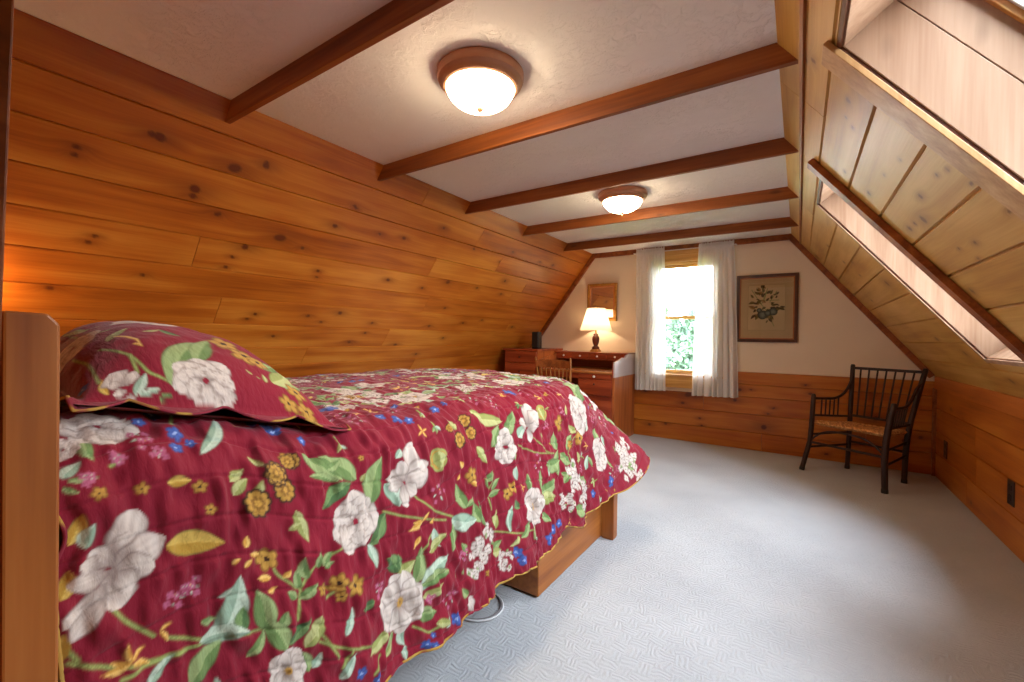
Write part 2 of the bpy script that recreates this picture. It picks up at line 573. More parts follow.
M['leaf_a'] = leaf_mat('soft green needles', srgb(66, 88, 62), srgb(96, 118, 80))
M['leaf_b'] = leaf_mat('blue green needles', srgb(58, 80, 64), srgb(86, 110, 84))
M['leaf_c'] = leaf_mat('yellow green leaves', srgb(84, 104, 56), srgb(110, 128, 72))
M['tree_bark'] = plain('tree bark', srgb(96, 78, 62), .9, noise=.3, scale=12, bump=.4)
M['meadow'] = leaf_mat('meadow grass', srgb(80, 106, 50), srgb(110, 130, 66))
#@@SECTION room
# ------------------------------------------------------------------ the room
LS = np.array([-0.60344, 0, -0.79741])           # down the left slope
LN = np.array([-0.79741, 0, 0.60344])            # outward from the left slope
LO = np.array([-2.154, 0, CEIL])
RSL = 1.70620
RS = np.array([1.060, 0, -1.337]) / RSL          # down the right slope
RN = np.array([1.337, 0, 1.060]) / RSL
RO = np.array([-0.085, 0, CEIL])


def planks(name, org, udir, vdir, ndir, rects, mat, knots=(), groove=.0048, gdep=.010, du=.0095, seed=1, auto=.0, ksize=1.0, thick=.018):
    """boards as one mesh: each rect (u0,u1,v0,v1) is one board whose edges turn down into a groove; a closed back lies behind"""
    r = random.Random(seed)
    org, udir, vdir, ndir = (np.asarray(a, float) for a in (org, udir, vdir, ndir))
    V, Q, K, HL, T, UV = [], [], [], [], [], []
    off = 0
    for (u0, u1, v0, v1) in rects:
        nu = max(2, int((u1 - u0) / du) + 1)
        us = np.linspace(u0 + .0015, u1 - .0015, nu)
        us = np.concatenate([[u0, u0 + .0015], us[1:-1], [u1 - .0015, u1]])
        w = v1 - v0
        inner = np.linspace(v0 + groove, v1 - groove, max(3, int(w / .0085)))
        vs = np.concatenate([[v0, v0 + groove * .35], inner, [v1 - groove * .35, v1]])
        ns = np.zeros(len(vs)) 
        ns[[0, -1]] = gdep
        ns[[1, -2]] = gdep * .75
        U, W = np.meshgrid(us, vs, indexing='ij')
        D = np.broadcast_to(ns, U.shape).copy()
        D[0, :] = gdep
        D[-1, :] = gdep
        P = org + U[..., None] * udir + W[..., None] * vdir + D[..., None] * ndir
        kn = np.zeros(U.shape)
        hl = np.zeros(U.shape)
        mine = [(a, b, s * ksize) for a, b, s in knots if u0 < a < u1 and v0 < b < v1]
        na = auto * (u1 - u0) * w
        for _ in range(int(na) + (r.random() < na % 1)):
            mine.append((r.uniform(u0, u1), r.uniform(v0 + .02, v1 - .02), r.choice([.008, .010, .013, .018, .022])))
        for a, b, s in mine:
            el = r.uniform(1.0, 1.7)
            ang = r.uniform(-.5, .5)
            dx, dy = U - a, W - b
            ex = (dx * math.cos(ang) + dy * math.sin(ang)) / el
            ey = -dx * math.sin(ang) + dy * math.cos(ang)
            d = np.sqrt(ex ** 2 + ey ** 2)
            kn = np.maximum(kn, np.clip((s * 1.05 - d) / (s * .40), 0, 1))
            hl = np.maximum(hl, np.exp(-(dx ** 2 / (2 * (s * 3.6) ** 2) + dy ** 2 / (2 * (s * 1.5) ** 2))))
        ro, co = r.uniform(0, 50), r.uniform(0, 50)
        V.append(P.reshape(-1, 3))
        Q.append(grid_quads(len(us), len(vs), off))
        K.append(kn.ravel())
        HL.append(hl.ravel())
        T.append(np.full(U.size, r.uniform(-1, 1)))
        UV.append(np.c_[(U + ro).ravel(), (W + co).ravel()])
        off += U.size
        # closed back of the board
        c = [org + a * udir + b * vdir + n * ndir for n in (gdep, thick) for a, b in ((u0, v0), (u1, v0), (u1, v1), (u0, v1))]
        V.append(np.array(c))
        q = np.array([[4, 5, 6, 7], [0, 1, 5, 4], [1, 2, 6, 5], [2, 3, 7, 6], [3, 0, 4, 7]]) + off
        Q.append(q)
        for L_, val in ((K, 0), (HL, 0), (T, 0)):
            L_.append(np.full(8, val, float))
        UV.append(np.zeros((8, 2)))
        off += 8
    o = np_mesh(name, np.concatenate(V), np.concatenate(Q), mat, attrs={'knot': np.concatenate(K), 'halo': np.concatenate(HL), 'tone': np.concatenate(T)}, uv=np.concatenate(UV), smooth=False)
    return tag(o, kind='structure')


def stagger(v0, v1, u0, u1, joints):
    us = [u0] + sorted(joints) + [u1]
    return [(a, b, v0, v1) for a, b in zip(us[:-1], us[1:])]


YB = -1.55                                         # back of the space behind the camera
# --- left slope
ls = [0.0, .160, .338, .525, .703, .886, 1.064, 1.255, 1.44, 1.60, 1.76]
jn = {0: [2.2], 1: [2.95], 2: [3.4], 3: [2.6, 4.05], 4: [.967, 3.9], 5: [2.75], 6: [1.16, 4.2], 7: [2.5], 8: [1.83, 3.9], 9: [3.0]}
rects = []
for i in range(len(ls) - 1):
    rects += stagger(ls[i], ls[i + 1], YB, YE, jn.get(i, []))
KL = [(.265, .714, .022), (.24, 1.152, .016), (.263, .686, .014), (.457, .887, .024), (.494, .887, .015), (.407, .473, .012), (.441, .472, .010), (.788, .578, .010), (.823, .56, .010),
      (.966, .779, .010), (1.082, .469, .014), (.791, 1.14, .008), (.859, 1.127, .010), (.558, 1.011, .012), (.224, 1.151, .012), (.306, 1.716, .010), (.316, 1.729, .010),
      (.467, 1.644, .015), (.429, 2.19, .012), (.80, 1.658, .010), (.846, 1.669, .008), (1.168, 1.373, .012), (1.162, 1.724, .011), (1.209, 1.841, .008), (1.209, 1.338, .009), (1.12, 1.959, .016),
      (1.341, 1.541, .012), (1.393, 2.157, .012), (1.30, 2.265, .010), (1.198, 2.284, .012), (1.428, 2.648, .018), (.789, 2.232, .014), (.721, 2.865, .020), (.732, 3.286, .012), (.266, 2.507, .014),
      (.363, 2.955, .013), (.285, 3.498, .013), (.601, 3.645, .018), (.756, 3.71, .013), (.817, 2.608, .011), (.992, 3.009, .012), (1.204, 2.934, .016), (1.149, 3.384, .012), (1.344, 3.218, .012),
      (1.097, 3.658, .012), (1.168, 4.302, .018), (1.542, 2.97, .014), (.29, 4.323, .012), (.513, 4.48, .012), (.417, 3.395, .009), (.301, 4.04, .010), (.717, 1.186, .020), (.445, 1.981, .010), (.62, 1.35, .026), (.66, 1.5, .012), (.30, 1.02, .026)]
planks('wall_left', LO, (0, 1, 0), LS, LN, rects, M['pine_amber'], knots=[(y, s, r) for s, y, r in KL], seed=3, ksize=.92)
zl = CEIL + LS[2] * 1.76
xl = LO[0] + LS[0] * 1.76
mb = MB()
mb.box((xl - .03, YB, 0), (xl, YE, zl + .02))
tag(mb.build('wall_left_knee', M['pine_amber']), kind='structure')

# --- right slope, with two skylight wells
F0, F1 = 2.64, 3.235        # far skylight, along Y
W0, W1 = .93, 1.545         # near skylight
ST, SB = .278, 1.438        # top and bottom of the wells down the slope
rs = [0.0, .245, .428, .613, .795, .980, 1.165, 1.340, 1.516, RSL]
rects = []
for i in range(len(rs) - 1):
    a, b = rs[i], rs[i + 1]
    spans = [(YB, YE)]
    if b > ST + .001 and a < SB - .001:
        spans = [(YB, W0 - .016), (W1 + .016, F0 - .016), (F1 + .016, YE)]
        if a < ST:
            for w0, w1 in ((W0, W1), (F0, F1)):
                rects.append((w0 - .016, w1 + .016, a, ST - .016))
        if b > SB:
            for w0, w1 in ((W0, W1), (F0, F1)):
                rects.append((w0 - .016, w1 + .016, SB + .016, b))
    for u0, u1 in spans:
        if i == 0:
            rects += stagger(a, b, u0, u1, [2.05, 3.6])
        elif i == 8:
            rects += stagger(a, b, u0, u1, [1.9])
        else:
            rects.append((u0, u1, a, b))
KR = [(.354, 1.677, .010), (.331, 1.793, .010), (.336, 1.917, .006), (.371, 1.949, .006), (.522, 2.405, .011), (.386, 2.40, .007), (.691, 2.045, .012), (.739, 2.311, .011), (.739, 2.405, .014),
      (.689, 1.819, .006), (.70, 1.742, .006), (.915, 2.053, .009), (.905, 2.203, .006), (1.072, 2.489, .013), (.569, 1.909, .005), (.772, 1.72, .006), (.885, 1.712, .007), (.968, 2.149, .006),
      (.414, 4.075, .009), (.576, 4.104, .009), (.72, 4.037, .010), (.913, 4.506, .009), (.624, 3.872, .010), (1.308, 3.777, .016), (1.413, 3.499, .018), (1.583, 3.213, .018), (.138, 1.746, .014), (.174, 1.72, .012), (.546, 2.112, .005), (1.60, 2.4, .012), (1.45, 2.35, .015)]
planks('wall_right', RO, (0, 1, 0), RS, RN, rects, M['pine_pale'], knots=[(y, s, r) for s, y, r in KR], groove=.0065, gdep=.012, seed=11, auto=.9, thick=.020, ksize=.85)


def rbox(mb, s0, s1, y0, y1, n0, n1, bev=.0):
    """box in the right slope's own frame: s down the slope, y along, n outward"""
    mt = Matrix(((RS[0], 0, RN[0], RO[0]), (0, 1, 0, 0), (RS[2], 0, RN[2], RO[2]), (0, 0, 0, 1)))
    # local axes: x = s, y = y, z = n
    return mb.box((s0, y0, n0), (s1, y1, n1), bev, mat=mt)


WD = .235                                           # depth of the wells


def skylight(idx, y0, y1, far_case, near_case):
    w = empty('window_%d' % idx)
    tag(w, kind='structure')
    # jambs: two boards deep on the long sides
    for nm, ya, yb in (('jamb', y1, y1 + .02), ('jamb', y0 - .02, y0)):
        mb = MB()
        rbox(mb, ST - .02, SB + .02, ya, yb, .006, .146, .0015)
        rbox(mb, ST - .02, SB + .02, ya, yb, .148, WD, .0015)
        mb.build(nm, M['jamb'], w)
    for sa, sb in ((ST - .02, ST), (SB, SB + .02)):
        mb = MB()
        rbox(mb, sa, sb, y0, y1, .006, .146, .0015)
        rbox(mb, sa, sb, y0, y1, .148, WD, .0015)
        mb.build('jamb', M['jamb'], w)
    # dark strip standing in for the shadow line where jambs meet the boards
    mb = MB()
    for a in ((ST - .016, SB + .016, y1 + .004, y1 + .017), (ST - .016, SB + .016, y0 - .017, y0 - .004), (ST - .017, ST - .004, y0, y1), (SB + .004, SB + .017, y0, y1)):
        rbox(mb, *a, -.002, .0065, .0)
    mb.build('shade_strip', M['shade_brown'], w)
    # frame round the pane
    mb = MB()
    for a in ((ST, ST + .03, y0, y1), (SB - .03, SB, y0, y1), (ST + .03, SB - .03, y0, y0 + .014), (ST + .03, SB - .03, y1 - .014, y1)):
        rbox(mb, *a, WD - .004, WD + .03, .002)
    mb.build('sash', M['casing'], w)
    mb = MB()
    for a in ((ST + .03, ST + .05, y0 + .014, y1 - .014), (SB - .05, SB - .03, y0 + .014, y1 - .014), (ST + .05, SB - .05, y0 + .014, y0 + .022), (ST + .05, SB - .05, y1 - .022, y1 - .014)):
        rbox(mb, *a, WD + .01, WD + .03, .002)
    mb.build('glazing_bead', M['white_vinyl'], w)
    mb = MB()
    rbox(mb, ST + .03, SB - .03, y0 + .014, y1 - .014, WD + .022, WD + .026)
    mb.build('pane', M['glass'], w)
    mb = MB()
    for a in ((ST - .08, ST + .01, y0 - .06, y1 + .06), (SB - .01, SB + .08, y0 - .06, y1 + .06), (ST, SB, y0 - .06, y0 + .006), (ST, SB, y1 - .006, y1 + .06)):
        rbox(mb, *a, WD + .03, WD + .09, .004)
    mb.build('flashing', M['roof_metal'], w)
    # portal: daylight is sampled through the opening
    L = bpy.data.lights.new('skylight portal', 'AREA')
    L.shape = 'RECTANGLE'
    L.size, L.size_y = SB - ST, y1 - y0
    L.cycles.is_portal = True
    lo = bpy.data.objects.new('skylight portal', L)
    link(lo)
    c = RO + RS * (ST + SB) / 2 + RN * (WD + .1)
    lo.location = (c[0], (y0 + y1) / 2, c[2])
    mt = Matrix(((RS[0], 0, RN[0]), (0, 1, 0), (RS[2], 0, RN[2])))
    lo.rotation_euler = mt.to_euler()


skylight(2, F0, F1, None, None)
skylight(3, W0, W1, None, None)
# rafters and sheathing behind the boards (keeps daylight out)
mb = MB()
for a in ((-.05, ST - .03, YB, YE + .14), (SB + .03, RSL + .05, YB, YE + .14), (ST - .03, SB + .03, YB, W0 - .03), (ST - .03, SB + .03, W1 + .03, F0 - .03), (ST - .03, SB + .03, F1 + .03, YE + .14)):
    rbox(mb, *a, .022, .20)
mb.box((XK + .02, YB, -.05), (XK + .12, YE + .14, .93))
tag(mb.build('wall_right_sheathing', M['trim']), kind='structure')
mb = MB()
mt = Matrix(((LS[0], 0, LN[0], LO[0]), (0, 1, 0, 0), (LS[2], 0, LN[2], LO[2]), (0, 0, 0, 1)))
mb.box((-.05, YB, .020), (1.85, YE + .14, .16), 0, mat=mt)
tag(mb.build('wall_left_sheathing', M['trim']), kind='structure')
# casings on the slope beside the wells
mb = MB()
rbox(mb, ST - .05, 1.69, W1 + .001, 1.655, -.018, -.0022, .002)
tag(mb.build('trim_1', M['pale_case']), kind='structure')
mb = MB()
rbox(mb, .205, 1.69, 2.555, F0 - .004, -.030, -.0022, .002)
tag(mb.build('trim_2', M['trim']), kind='structure')
mb = MB()
rbox(mb, ST - .012, SB + .03, F1 + .001, F1 + .022, -.007, -.0022, .001)
rbox(mb, SB + .001, SB + .026, F0, F1 + .001, -.007, -.0022, .001)
tag(mb.build('trim_3', M['jamb']), kind='structure')
# dark batten under the first board of the right slope
mb = MB()
rbox(mb, .124, .140, YB, YE - .02, -.010, .002, .002)
tag(mb.build('trim_4', M['trim']), kind='structure')

# --- right knee wall
kz = [0.0, .20, .385, .575, .736]
rects = []
for i in range(4):
    rects += stagger(kz[i], kz[i + 1], YB, YE, [[4.2, 1.6], [4.02, 2.2], [4.05, 1.2], [2.75]][i])
kk = [(4.02, .22, .012), (4.10, .06, .010), (4.05, .40, .008), (3.1, .5, .012), (2.9, .12, .015), (4.6, .62, .01)]
planks('wall_right_knee', (XK, 0, 0), (0, 1, 0), (0, 0, 1), (1, 0, 0), rects, M['pine_knee'], knots=kk, seed=21, auto=1.0)
mb = MB()
mb.box((XK - .012, YB, .736), (XK + .02, YE - .02, .842), .003)
tag(mb.build('trim_5', M['knee_trim']), kind='structure')

# --- gable end wall: plaster above, boards below
WX0, WX1, WZ0, WZ1 = -1.40, -.745, .735, 1.99      # window opening
mb = MB()


def wall_strip(x0, x1, z0, z1):
    mb.box((x0, YE, z0), (x1, YE + .14, z1))


zt = CEIL
gl = lambda z: LO[0] + LS[0] * (CEIL - z) / -LS[2]   # x of the left slope at height z
gr = lambda z: RO[0] + RS[0] * (CEIL - z) / -RS[2]
mb.prism([(gl(0) - .05, 0), (WX0, 0), (WX0, zt + .06), (gl(zt) - .08, zt + .06)], 'y', YE, YE + .14)
mb.prism([(WX1, 0), (XK + .04, 0), (XK + .04, .80), (gr(zt) + .08, zt + .06), (WX1, zt + .06)], 'y', YE, YE + .14)
wall_strip(WX0, WX1, 0, WZ0)
wall_strip(WX0, WX1, WZ1, zt + .06)
tag(mb.build('wall_end', M['plaster']), kind='structure')
wz = [0.0, .183, .366, .544, .671, .797]
rects = []
for i in range(5):
    a, b = wz[i], wz[i + 1]
    if b > .60:
        rects += [(-3.1, WX0 - .07, a, b), (WX1 + .07, XK, a, b)]
    else:
        rects += stagger(a, b, -3.1, XK, [[-.3], [.52], [-.85], [-.45]][i])
kw = [(-1.476, .52, .012), (-.547, .498, .014), (-.248, .389, .008), (-.884, .27, .009), (-.281, .249, .024), (-.863, .194, .010), (-1.002, .52, .026), (-1.063, .42, .012), (-1.422, .138, .014), (-1.243, .170, .012),
      (.589, .44, .02), (.884, .31, .014), (.788, .27, .018), (-.503, .61, .014), (.10, .62, .010), (.232, .06, .010), (-.40, .62, .008), (-.2, .45, .009), (.06, .70, .008)]
planks('wall_end_wainscot', (0, YE, 0), (1, 0, 0), (0, 0, 1), (0, 1, 0), rects, M['pine_knee'], knots=kw, seed=31, ksize=1.1)
bpy.data.objects['wall_end_wainscot'].location = (0, -.019, 0)
# trims of the gable
mb = MB()
mb.box((-2.16, YE - .022, 2.118), (-.08, YE + .004, CEIL + .004), .003)
tag(mb.build('trim_6', M['trim']), kind='structure')


def slope_trim(name, org, sdir, ndir, s1, w, y0, y1, mat):
    mt = Matrix(((sdir[0], 0, ndir[0], org[0]), (0, 1, 0, 0), (sdir[2], 0, ndir[2], org[2]), (0, 0, 0, 1)))
    mb = MB()
    mb.box((-.01, y0, -w), (s1, y1, .002), .003, mat=mt)
    tag(mb.build(name, mat), kind='structure')


slope_trim('trim_7', LO, LS, LN, 1.75, .05, YE - .03, YE + .004, M['trim'])
slope_trim('trim_8', RO, RS, RN, 1.69, .045, YE - .03, YE + .004, M['trim'])
mb = MB()
mb.box((XK - .022, YE - .045, 0), (XK + .004, YE - .018, .74), .003)
tag(mb.build('trim_9', M['trim']), kind='structure')

# --- floor and ceiling
mb = MB()
mb.box((-3.3, YB - .05, -.05), (XK + .06, YE + .1, 0))
tag(mb.build('floor', M['carpet']), kind='structure')
mb = MB()
mb.box((-2.30, YB - .05, CEIL), (.02, YE + .02, CEIL + .05))
tag(mb.build('ceiling', M['ceiling']), kind='structure')
# --- the space behind the camera: back wall, and the partition the headboard stands against
mb = MB()
mb.prism([(gl(0) - .05, 0), (XK + .04, 0), (XK + .04, .80), (gr(zt) + .08, zt + .06), (gl(zt) - .08, zt + .06)], 'y', YB - .1, YB)
tag(mb.build('wall_back', M['plaster']), kind='structure')
mb = MB()
mb.prism([(gl(.0) , 0), (-.66, 0), (-.66, zt), (gl(zt), zt)], 'y', .010, .066)
tag(mb.build('wall_partition', M['trim']), kind='structure')
# leaning edge board at the end of the partition
mb = MB()
mt = Matrix.Translation((-.64, 0, 1.12)) @ Matrix.Rotation(math.radians(0), 4, 'Y')
mb.prism([(.0, -1.12), (.0488, -1.12), (.0993, CEIL - 1.12), (.05, CEIL - 1.12)], 'x', -.020, .0, .002)
tag(mb.build('trim_10', M['trim'], xf=mt), kind='structure')

# --- beams across the ceiling
beam_txt = ['brown ceiling beam nearest the camera, crossing above the pillow',
            'brown ceiling beam just beyond the large bowl light, second from the camera',
            'brown ceiling beam between the two bowl lights, third from the camera',
            'brown ceiling beam just beyond the far bowl light, fourth from the camera',
            'brown ceiling beam farthest from the camera, nearest the window wall']
for i, yb in enumerate((.948, 1.811, 2.662, 3.512, 4.370)):
    mb = MB()
    z0 = 2.090
    xa = LO[0] + LS[0] * (CEIL - z0) / -LS[2] - .006
    mb.prism([(LO[0] - .004, CEIL + .002), (xa, z0), (-.0175, z0), (RO[0] + .001, CEIL + .002)], 'y', yb - .024, yb, .0015)
    b = mb.build('ceiling_beam', M['beam'])
    tag(b, beam_txt[i], 'beam', 'beams across the ceiling')

# --- the gable window
w1 = empty('window_1')
tag(w1, kind='structure')
yo = YE
mb = MB()          # jamb box through the wall
mb.box((WX0 - .002, yo - .002, WZ0), (WX0 + .018, yo + .14, WZ1), .001)
mb.box((WX1 - .018, yo - .002, WZ0), (WX1 + .002, yo + .14, WZ1), .001)
mb.box((WX0, yo - .002, WZ1 - .02), (WX1, yo + .14, WZ1), .001)
mb.box((WX0, yo - .002, WZ0), (WX1, yo + .14, WZ0 + .012), .001)
mb.build('window_frame', M['pine_window'], w1)
mb = MB()          # casing boards on the wall
mb.box((WX0 - .07, yo - .022, WZ0), (WX0, yo + .002, WZ1), .004)
mb.box((WX1, yo - .022, WZ0), (WX1 + .07, yo + .002, WZ1), .004)
mb.box((WX0 - .075, yo - .026, WZ1), (WX1 + .075, yo + .002, 2.065), .004)
mb.box((WX0 - .085, yo - .034, 2.065), (WX1 + .085, yo + .002, 2.082), .005)
mb.box((WX0 - .075, yo - .024, 2.082), (WX1 + .075, yo + .002, 2.119), .004)
mb.build('casing', M['pine_window'], w1)
mb = MB()
mb.box((WX0 - .09, yo - .06, WZ0 - .022), (WX1 + .09, yo + .02, WZ0), .006)
mb.build('stool', M['pine_window'], w1)
mb = MB()
mb.box((WX0 - .07, yo - .04, .585), (WX1 + .07, yo + .002, WZ0 - .022), .004)
mb.build('apron', M['pine_window'], w1)


def sash(z0, z1, y, parent):
    mb = MB()
    x0, x1 = WX0 + .018, WX1 - .018
    mb.box((x0, y, z0), (x0 + .032, y + .03, z1), .004)
    mb.box((x1 - .032, y, z0), (x1, y + .03, z1), .004)
    mb.box((x0 + .03, y, z1 - .034), (x1 - .03, y + .03, z1), .004)
    mb.box((x0 + .03, y, z0), (x1 - .03, y + .03, z0 + .034), .004)
    s = mb.build('sash', M['pine_window'], parent)
    g = MB()
    g.box((x0 + .03, y + .012, z0 + .03), (x1 - .03, y + .016, z1 - .03))
    g.build('pane', M['glass'], s)
    return s


sash(1.352, WZ1 - .02, yo + .075, w1)
s = sash(WZ0 + .012, 1.386, yo + .042, w1)
mb = MB()
mb.box((-1.10, yo + .03, 1.382), (-1.04, yo + .05, 1.392), .003)
mb.tube([(-1.07, yo + .035, 1.392), (-1.05, yo + .03, 1.398), (-1.03, yo + .03, 1.398)], .004, 6)
mb.build('sash_lock', M['brass'], s)
L = bpy.data.lights.new('window portal', 'AREA')
L.shape = 'RECTANGLE'
L.size, L.size_y = WX1 - WX0, WZ1 - WZ0
L.cycles.is_portal = True
lo = bpy.data.objects.new('window portal', L)
link(lo)
lo.location = ((WX0 + WX1) / 2, YE + .16, (WZ0 + WZ1) / 2)
lo.rotation_euler = (math.radians(-90), 0, 0)

# outlets on the knee wall
for y, z, lab in ((3.452, .316, 'dark brown outlet plate low on the right knee wall, nearer the camera'),
                  (4.71, .288, 'dark brown outlet plate near the far right corner, in shade by the armchair')):
    t = empty('wall_outlet', (XK, y, z), 0, lab, 'outlet', 'outlets on the knee wall')
    mb = MB()
    mb.box((-.006, -.043, -.068), (.001, .043, .068), .003)
    mb.build('cover_plate', M['outlet'], t)
    for dz in (-.027, .027):
        mb = MB()
        mb.box((-.0085, -.017, dz - .015), (-.004, .017, dz + .015), .004)
        mb.build('socket', M['outlet_face'], t)
#@@SECTION furniture
class Thing:
    """an Empty at the thing's base; parts are given in room coordinates"""

    def __init__(self, name, loc, label, cat, group=None):
        self.e = empty(name, loc, 0, label, cat, group)
        self.x = Matrix.Translation(-Vector(loc))

    def part(self, mb, name, mat, smooth=None, parent=None):
        return mb.build(name, mat, parent or self.e, smooth, self.x)


# --- bed
BL = -2.42
t = Thing('bed', (-1.63, 1.2, 0), 'honey wood bed along the left wall, under the red floral quilt', 'bed')
for x0, x1 in ((-.915, -.850), (BL, BL + .065)):
    mb = MB()
    mb.prism([(.100, 0), (.1525, 0), (.1525, 1.128), (.141, 1.143), (.100, 1.145)], 'x', x0, x1, .0035)
    t.part(mb, 'headboard_post', M['bed_wood'])
mb = MB()
mb.box((BL + .06, .108, .30), (-.91, .140, 1.10), .006)
t.part(mb, 'headboard_panel', M['bed_wood'])
for x0, x1 in ((-.912, -.838), (BL, BL + .06)):
    mb = MB()
    mb.box((x0, 2.305, .006), (x1, 2.365, .46), .004)
    mb.box((x0 + .004, 2.309, 0), (x1 - .004, 2.361, .008))
    t.part(mb, 'foot_post', M['bed_wood'])
mb = MB()
mb.box((BL + .05, 2.318, .10), (-.895, 2.345, .45), .004)
t.part(mb, 'footboard', M['bed_rail'])
mb = MB()
mb.box((BL + .02, 1.598, .012), (-.908, 2.318, .40), .004)
mb.box((BL + .05, 1.62, 0), (-.93, 2.30, .014))
t.part(mb, 'storage_base', M['bed_rail'])
for x0, x1 in ((-.925, -.90), (BL + .02, BL + .045)):
    mb = MB()
    mb.box((x0, .15, .36), (x1, 2.31, .47), .004)
    t.part(mb, 'side_rail', M['bed_rail'])
mb = MB()
mb.box((BL + .05, .17, .44), (-.985, 2.28, .845), .12, 5)
t.part(mb, 'mattress', M['mattress'], 60)
#@@SECTION quiltgeo
# --- quilt: a sheet over a rounded rectangle, described in its own flat coordinates (p across, q along)
BX, BY, RC = -1.08, 2.32, .36
CXQ, CYQ = BX - RC, BY - RC


def sm(a, b, x):
    t = np.clip((x - a) / (b - a), 0, 1)
    return t * t * (3 - 2 * t)


_VT = np.random.RandomState(12).rand(4, 128, 128)


def vnoise(x, y, k=0):
    """smooth lattice noise, 0..1"""
    xi, yi = np.floor(x).astype(int), np.floor(y).astype(int)
    fx, fy = x - xi, y - yi
    fx, fy = fx * fx * (3 - 2 * fx), fy * fy * (3 - 2 * fy)
    T = _VT[k % 4]
    a, b = T[xi % 128, yi % 128], T[(xi + 1) % 128, yi % 128]
    c, d = T[xi % 128, (yi + 1) % 128], T[(xi + 1) % 128, (yi + 1) % 128]
    return (a * (1 - fx) + b * fx) * (1 - fy) + (c * (1 - fx) + d * fx) * fy


def qtop(p, q):
    z = .888 + .022 * np.clip(1 - ((p + 1.75) / .67) ** 2, -.4, 1)
    z = z + .105 * (1 - sm(.16, .66, q)) * (1 - .15 * sm(-1.3, -1.0, p))
    z = z + .004 * np.sin(9 * p + 2) * np.sin(7 * q + 1) + .003 * np.sin(17 * q + 5 * p)
    z = z - .02 * sm(2.02, 2.37, q) - .015 * sm(-2.0, -2.38, p)
    return z


def qsurf(bx, by, gx, gy, d, t):
    """boundary point b, outward direction g, flat distance d beyond it, boundary arclength t -> points, flat coords"""
    p, q = bx + gx * d, by + gy * d
    di = np.minimum(d, 0)
    zt = qtop(bx + gx * di, by + gy * di)
    do = np.maximum(d, 0)
    cor = 1 - np.abs(gx ** 2 - gy ** 2)
    rb = .17 + .05 * cor
    pm = np.radians(79 - 36 * cor)
    ph = np.minimum(do / rb, pm)
    rem = np.maximum(0, do - rb * pm)
    out = rb * np.sin(ph) + rem * np.cos(pm)
    dn = rb * (1 - np.cos(ph)) + rem * np.sin(pm)
    k = np.clip(rem / .5, 0, 1.3)
    out = out + .016 * k ** 1.3 * np.sin(2 * math.pi * t / .40 + 1.1) + .010 * k * np.sin(2 * math.pi * t / .23 + .4)
    # crinkle of the quilting: short puckers across the stitch lines
    wr = .0180 * (vnoise(t / .016 + .8 * vnoise(t * 9, d * 12, 3), d / .045, 1) - .5)
    wr = wr + .0120 * (vnoise(t / .042, d / .045, 2) - .5)
    wr = wr * (.45 + .55 * sm(-.15, .2, d))
    stitch = np.abs(((d + .030 * np.sin(7 * t)) / .075) % 1 - .5)
    wr = wr - .0040 * sm(.42, .5, stitch)
    out = out + wr * np.sin(ph)
    X = bx + gx * (di + out)
    Y = by + gy * (di + out)
    Z = zt - dn + wr * np.cos(ph)
    return np.stack([X, Y, Z], -1), np.stack([p, q], -1)


TY0 = .158
TR = CYQ - TY0                                        # straight part of the right edge
TCN = RC * math.pi / 2


def hem(t):
    y = t + TY0
    amp = .012 + .036 * sm(1.35, 1.7, y)
    base = .716 - .030 * sm(1.45, 1.75, y)
    c = sm(CYQ, CYQ + .3, y)
    return base + amp * np.abs(np.sin(np.pi * (y - 1.70) / .375)) + .05 * c + .015 * np.exp(-((y - 1.02) / .05) ** 2) * -1


def quilt_patches(st=.0029, sd=.0029):
    """list of (points, flat coords) structured grids"""
    out = []
    # right edge: whole width of the bed
    nt = int(TR / st)
    t = np.linspace(0, TR, nt)
    dn = np.concatenate([np.linspace(-1.30, -.45, 95), np.linspace(-.45, -.2, 50)[1:], np.linspace(-.2, 0, 50)[1:]])
    s = np.linspace(0, 1, int(.7 / sd))
    T = np.repeat(t[:, None], len(dn) + len(s) - 1, 1)
    Dm = np.concatenate([np.repeat(dn[None], nt, 0), s[None, 1:] * hem(t)[:, None]], 1)
    # the near edge wavers a little
    yy = TY0 + T + (1 - sm(0, .12, T)) * (.004 * np.sin(Dm * 14 + .6) + .016 * np.exp(-((Dm - .26) / .035) ** 2))
    o = np.ones_like(T)
    out.append(qsurf(BX * o, yy, o, 0 * o, Dm, T))
    # corner fan
    n2 = int(TCN / st * 1.9)
    a = np.linspace(0, math.pi / 2, n2)
    dn = np.linspace(-RC, 0, 70)
    T = np.repeat((TR + a * RC)[:, None], len(dn) + len(s) - 1, 1)
    A = np.repeat(a[:, None], T.shape[1], 1)
    Dm = np.concatenate([np.repeat(dn[None], n2, 0), s[None, 1:] * hem(TR + a * RC)[:, None]], 1)
    out.append(qsurf(CXQ + RC * np.cos(A), CYQ + RC * np.sin(A), np.cos(A), np.sin(A), Dm, T))
    # foot edge, going left
    wl = CXQ - (BX - 1.30)
    n3 = int(wl / .007)
    x = np.linspace(0, wl, n3)
    s3 = np.linspace(0, 1, 60)
    T = np.repeat((TR + TCN + x)[:, None], len(dn) + len(s3) - 1, 1)
    Dm = np.concatenate([np.repeat(dn[None], n3, 0), s3[None, 1:] * hem(TR + TCN + x)[:, None]], 1)
    o = np.ones_like(T)
    out.append(qsurf(CXQ - np.repeat(x[:, None], T.shape[1], 1), BY * o, 0 * o, o, Dm, T))
    return out


# --- pillow in its sham: (a, b) in [-1, 1], a across the room, b towards the foot
PC = (-1.375, .450)
PLX, PLY = .385, .262


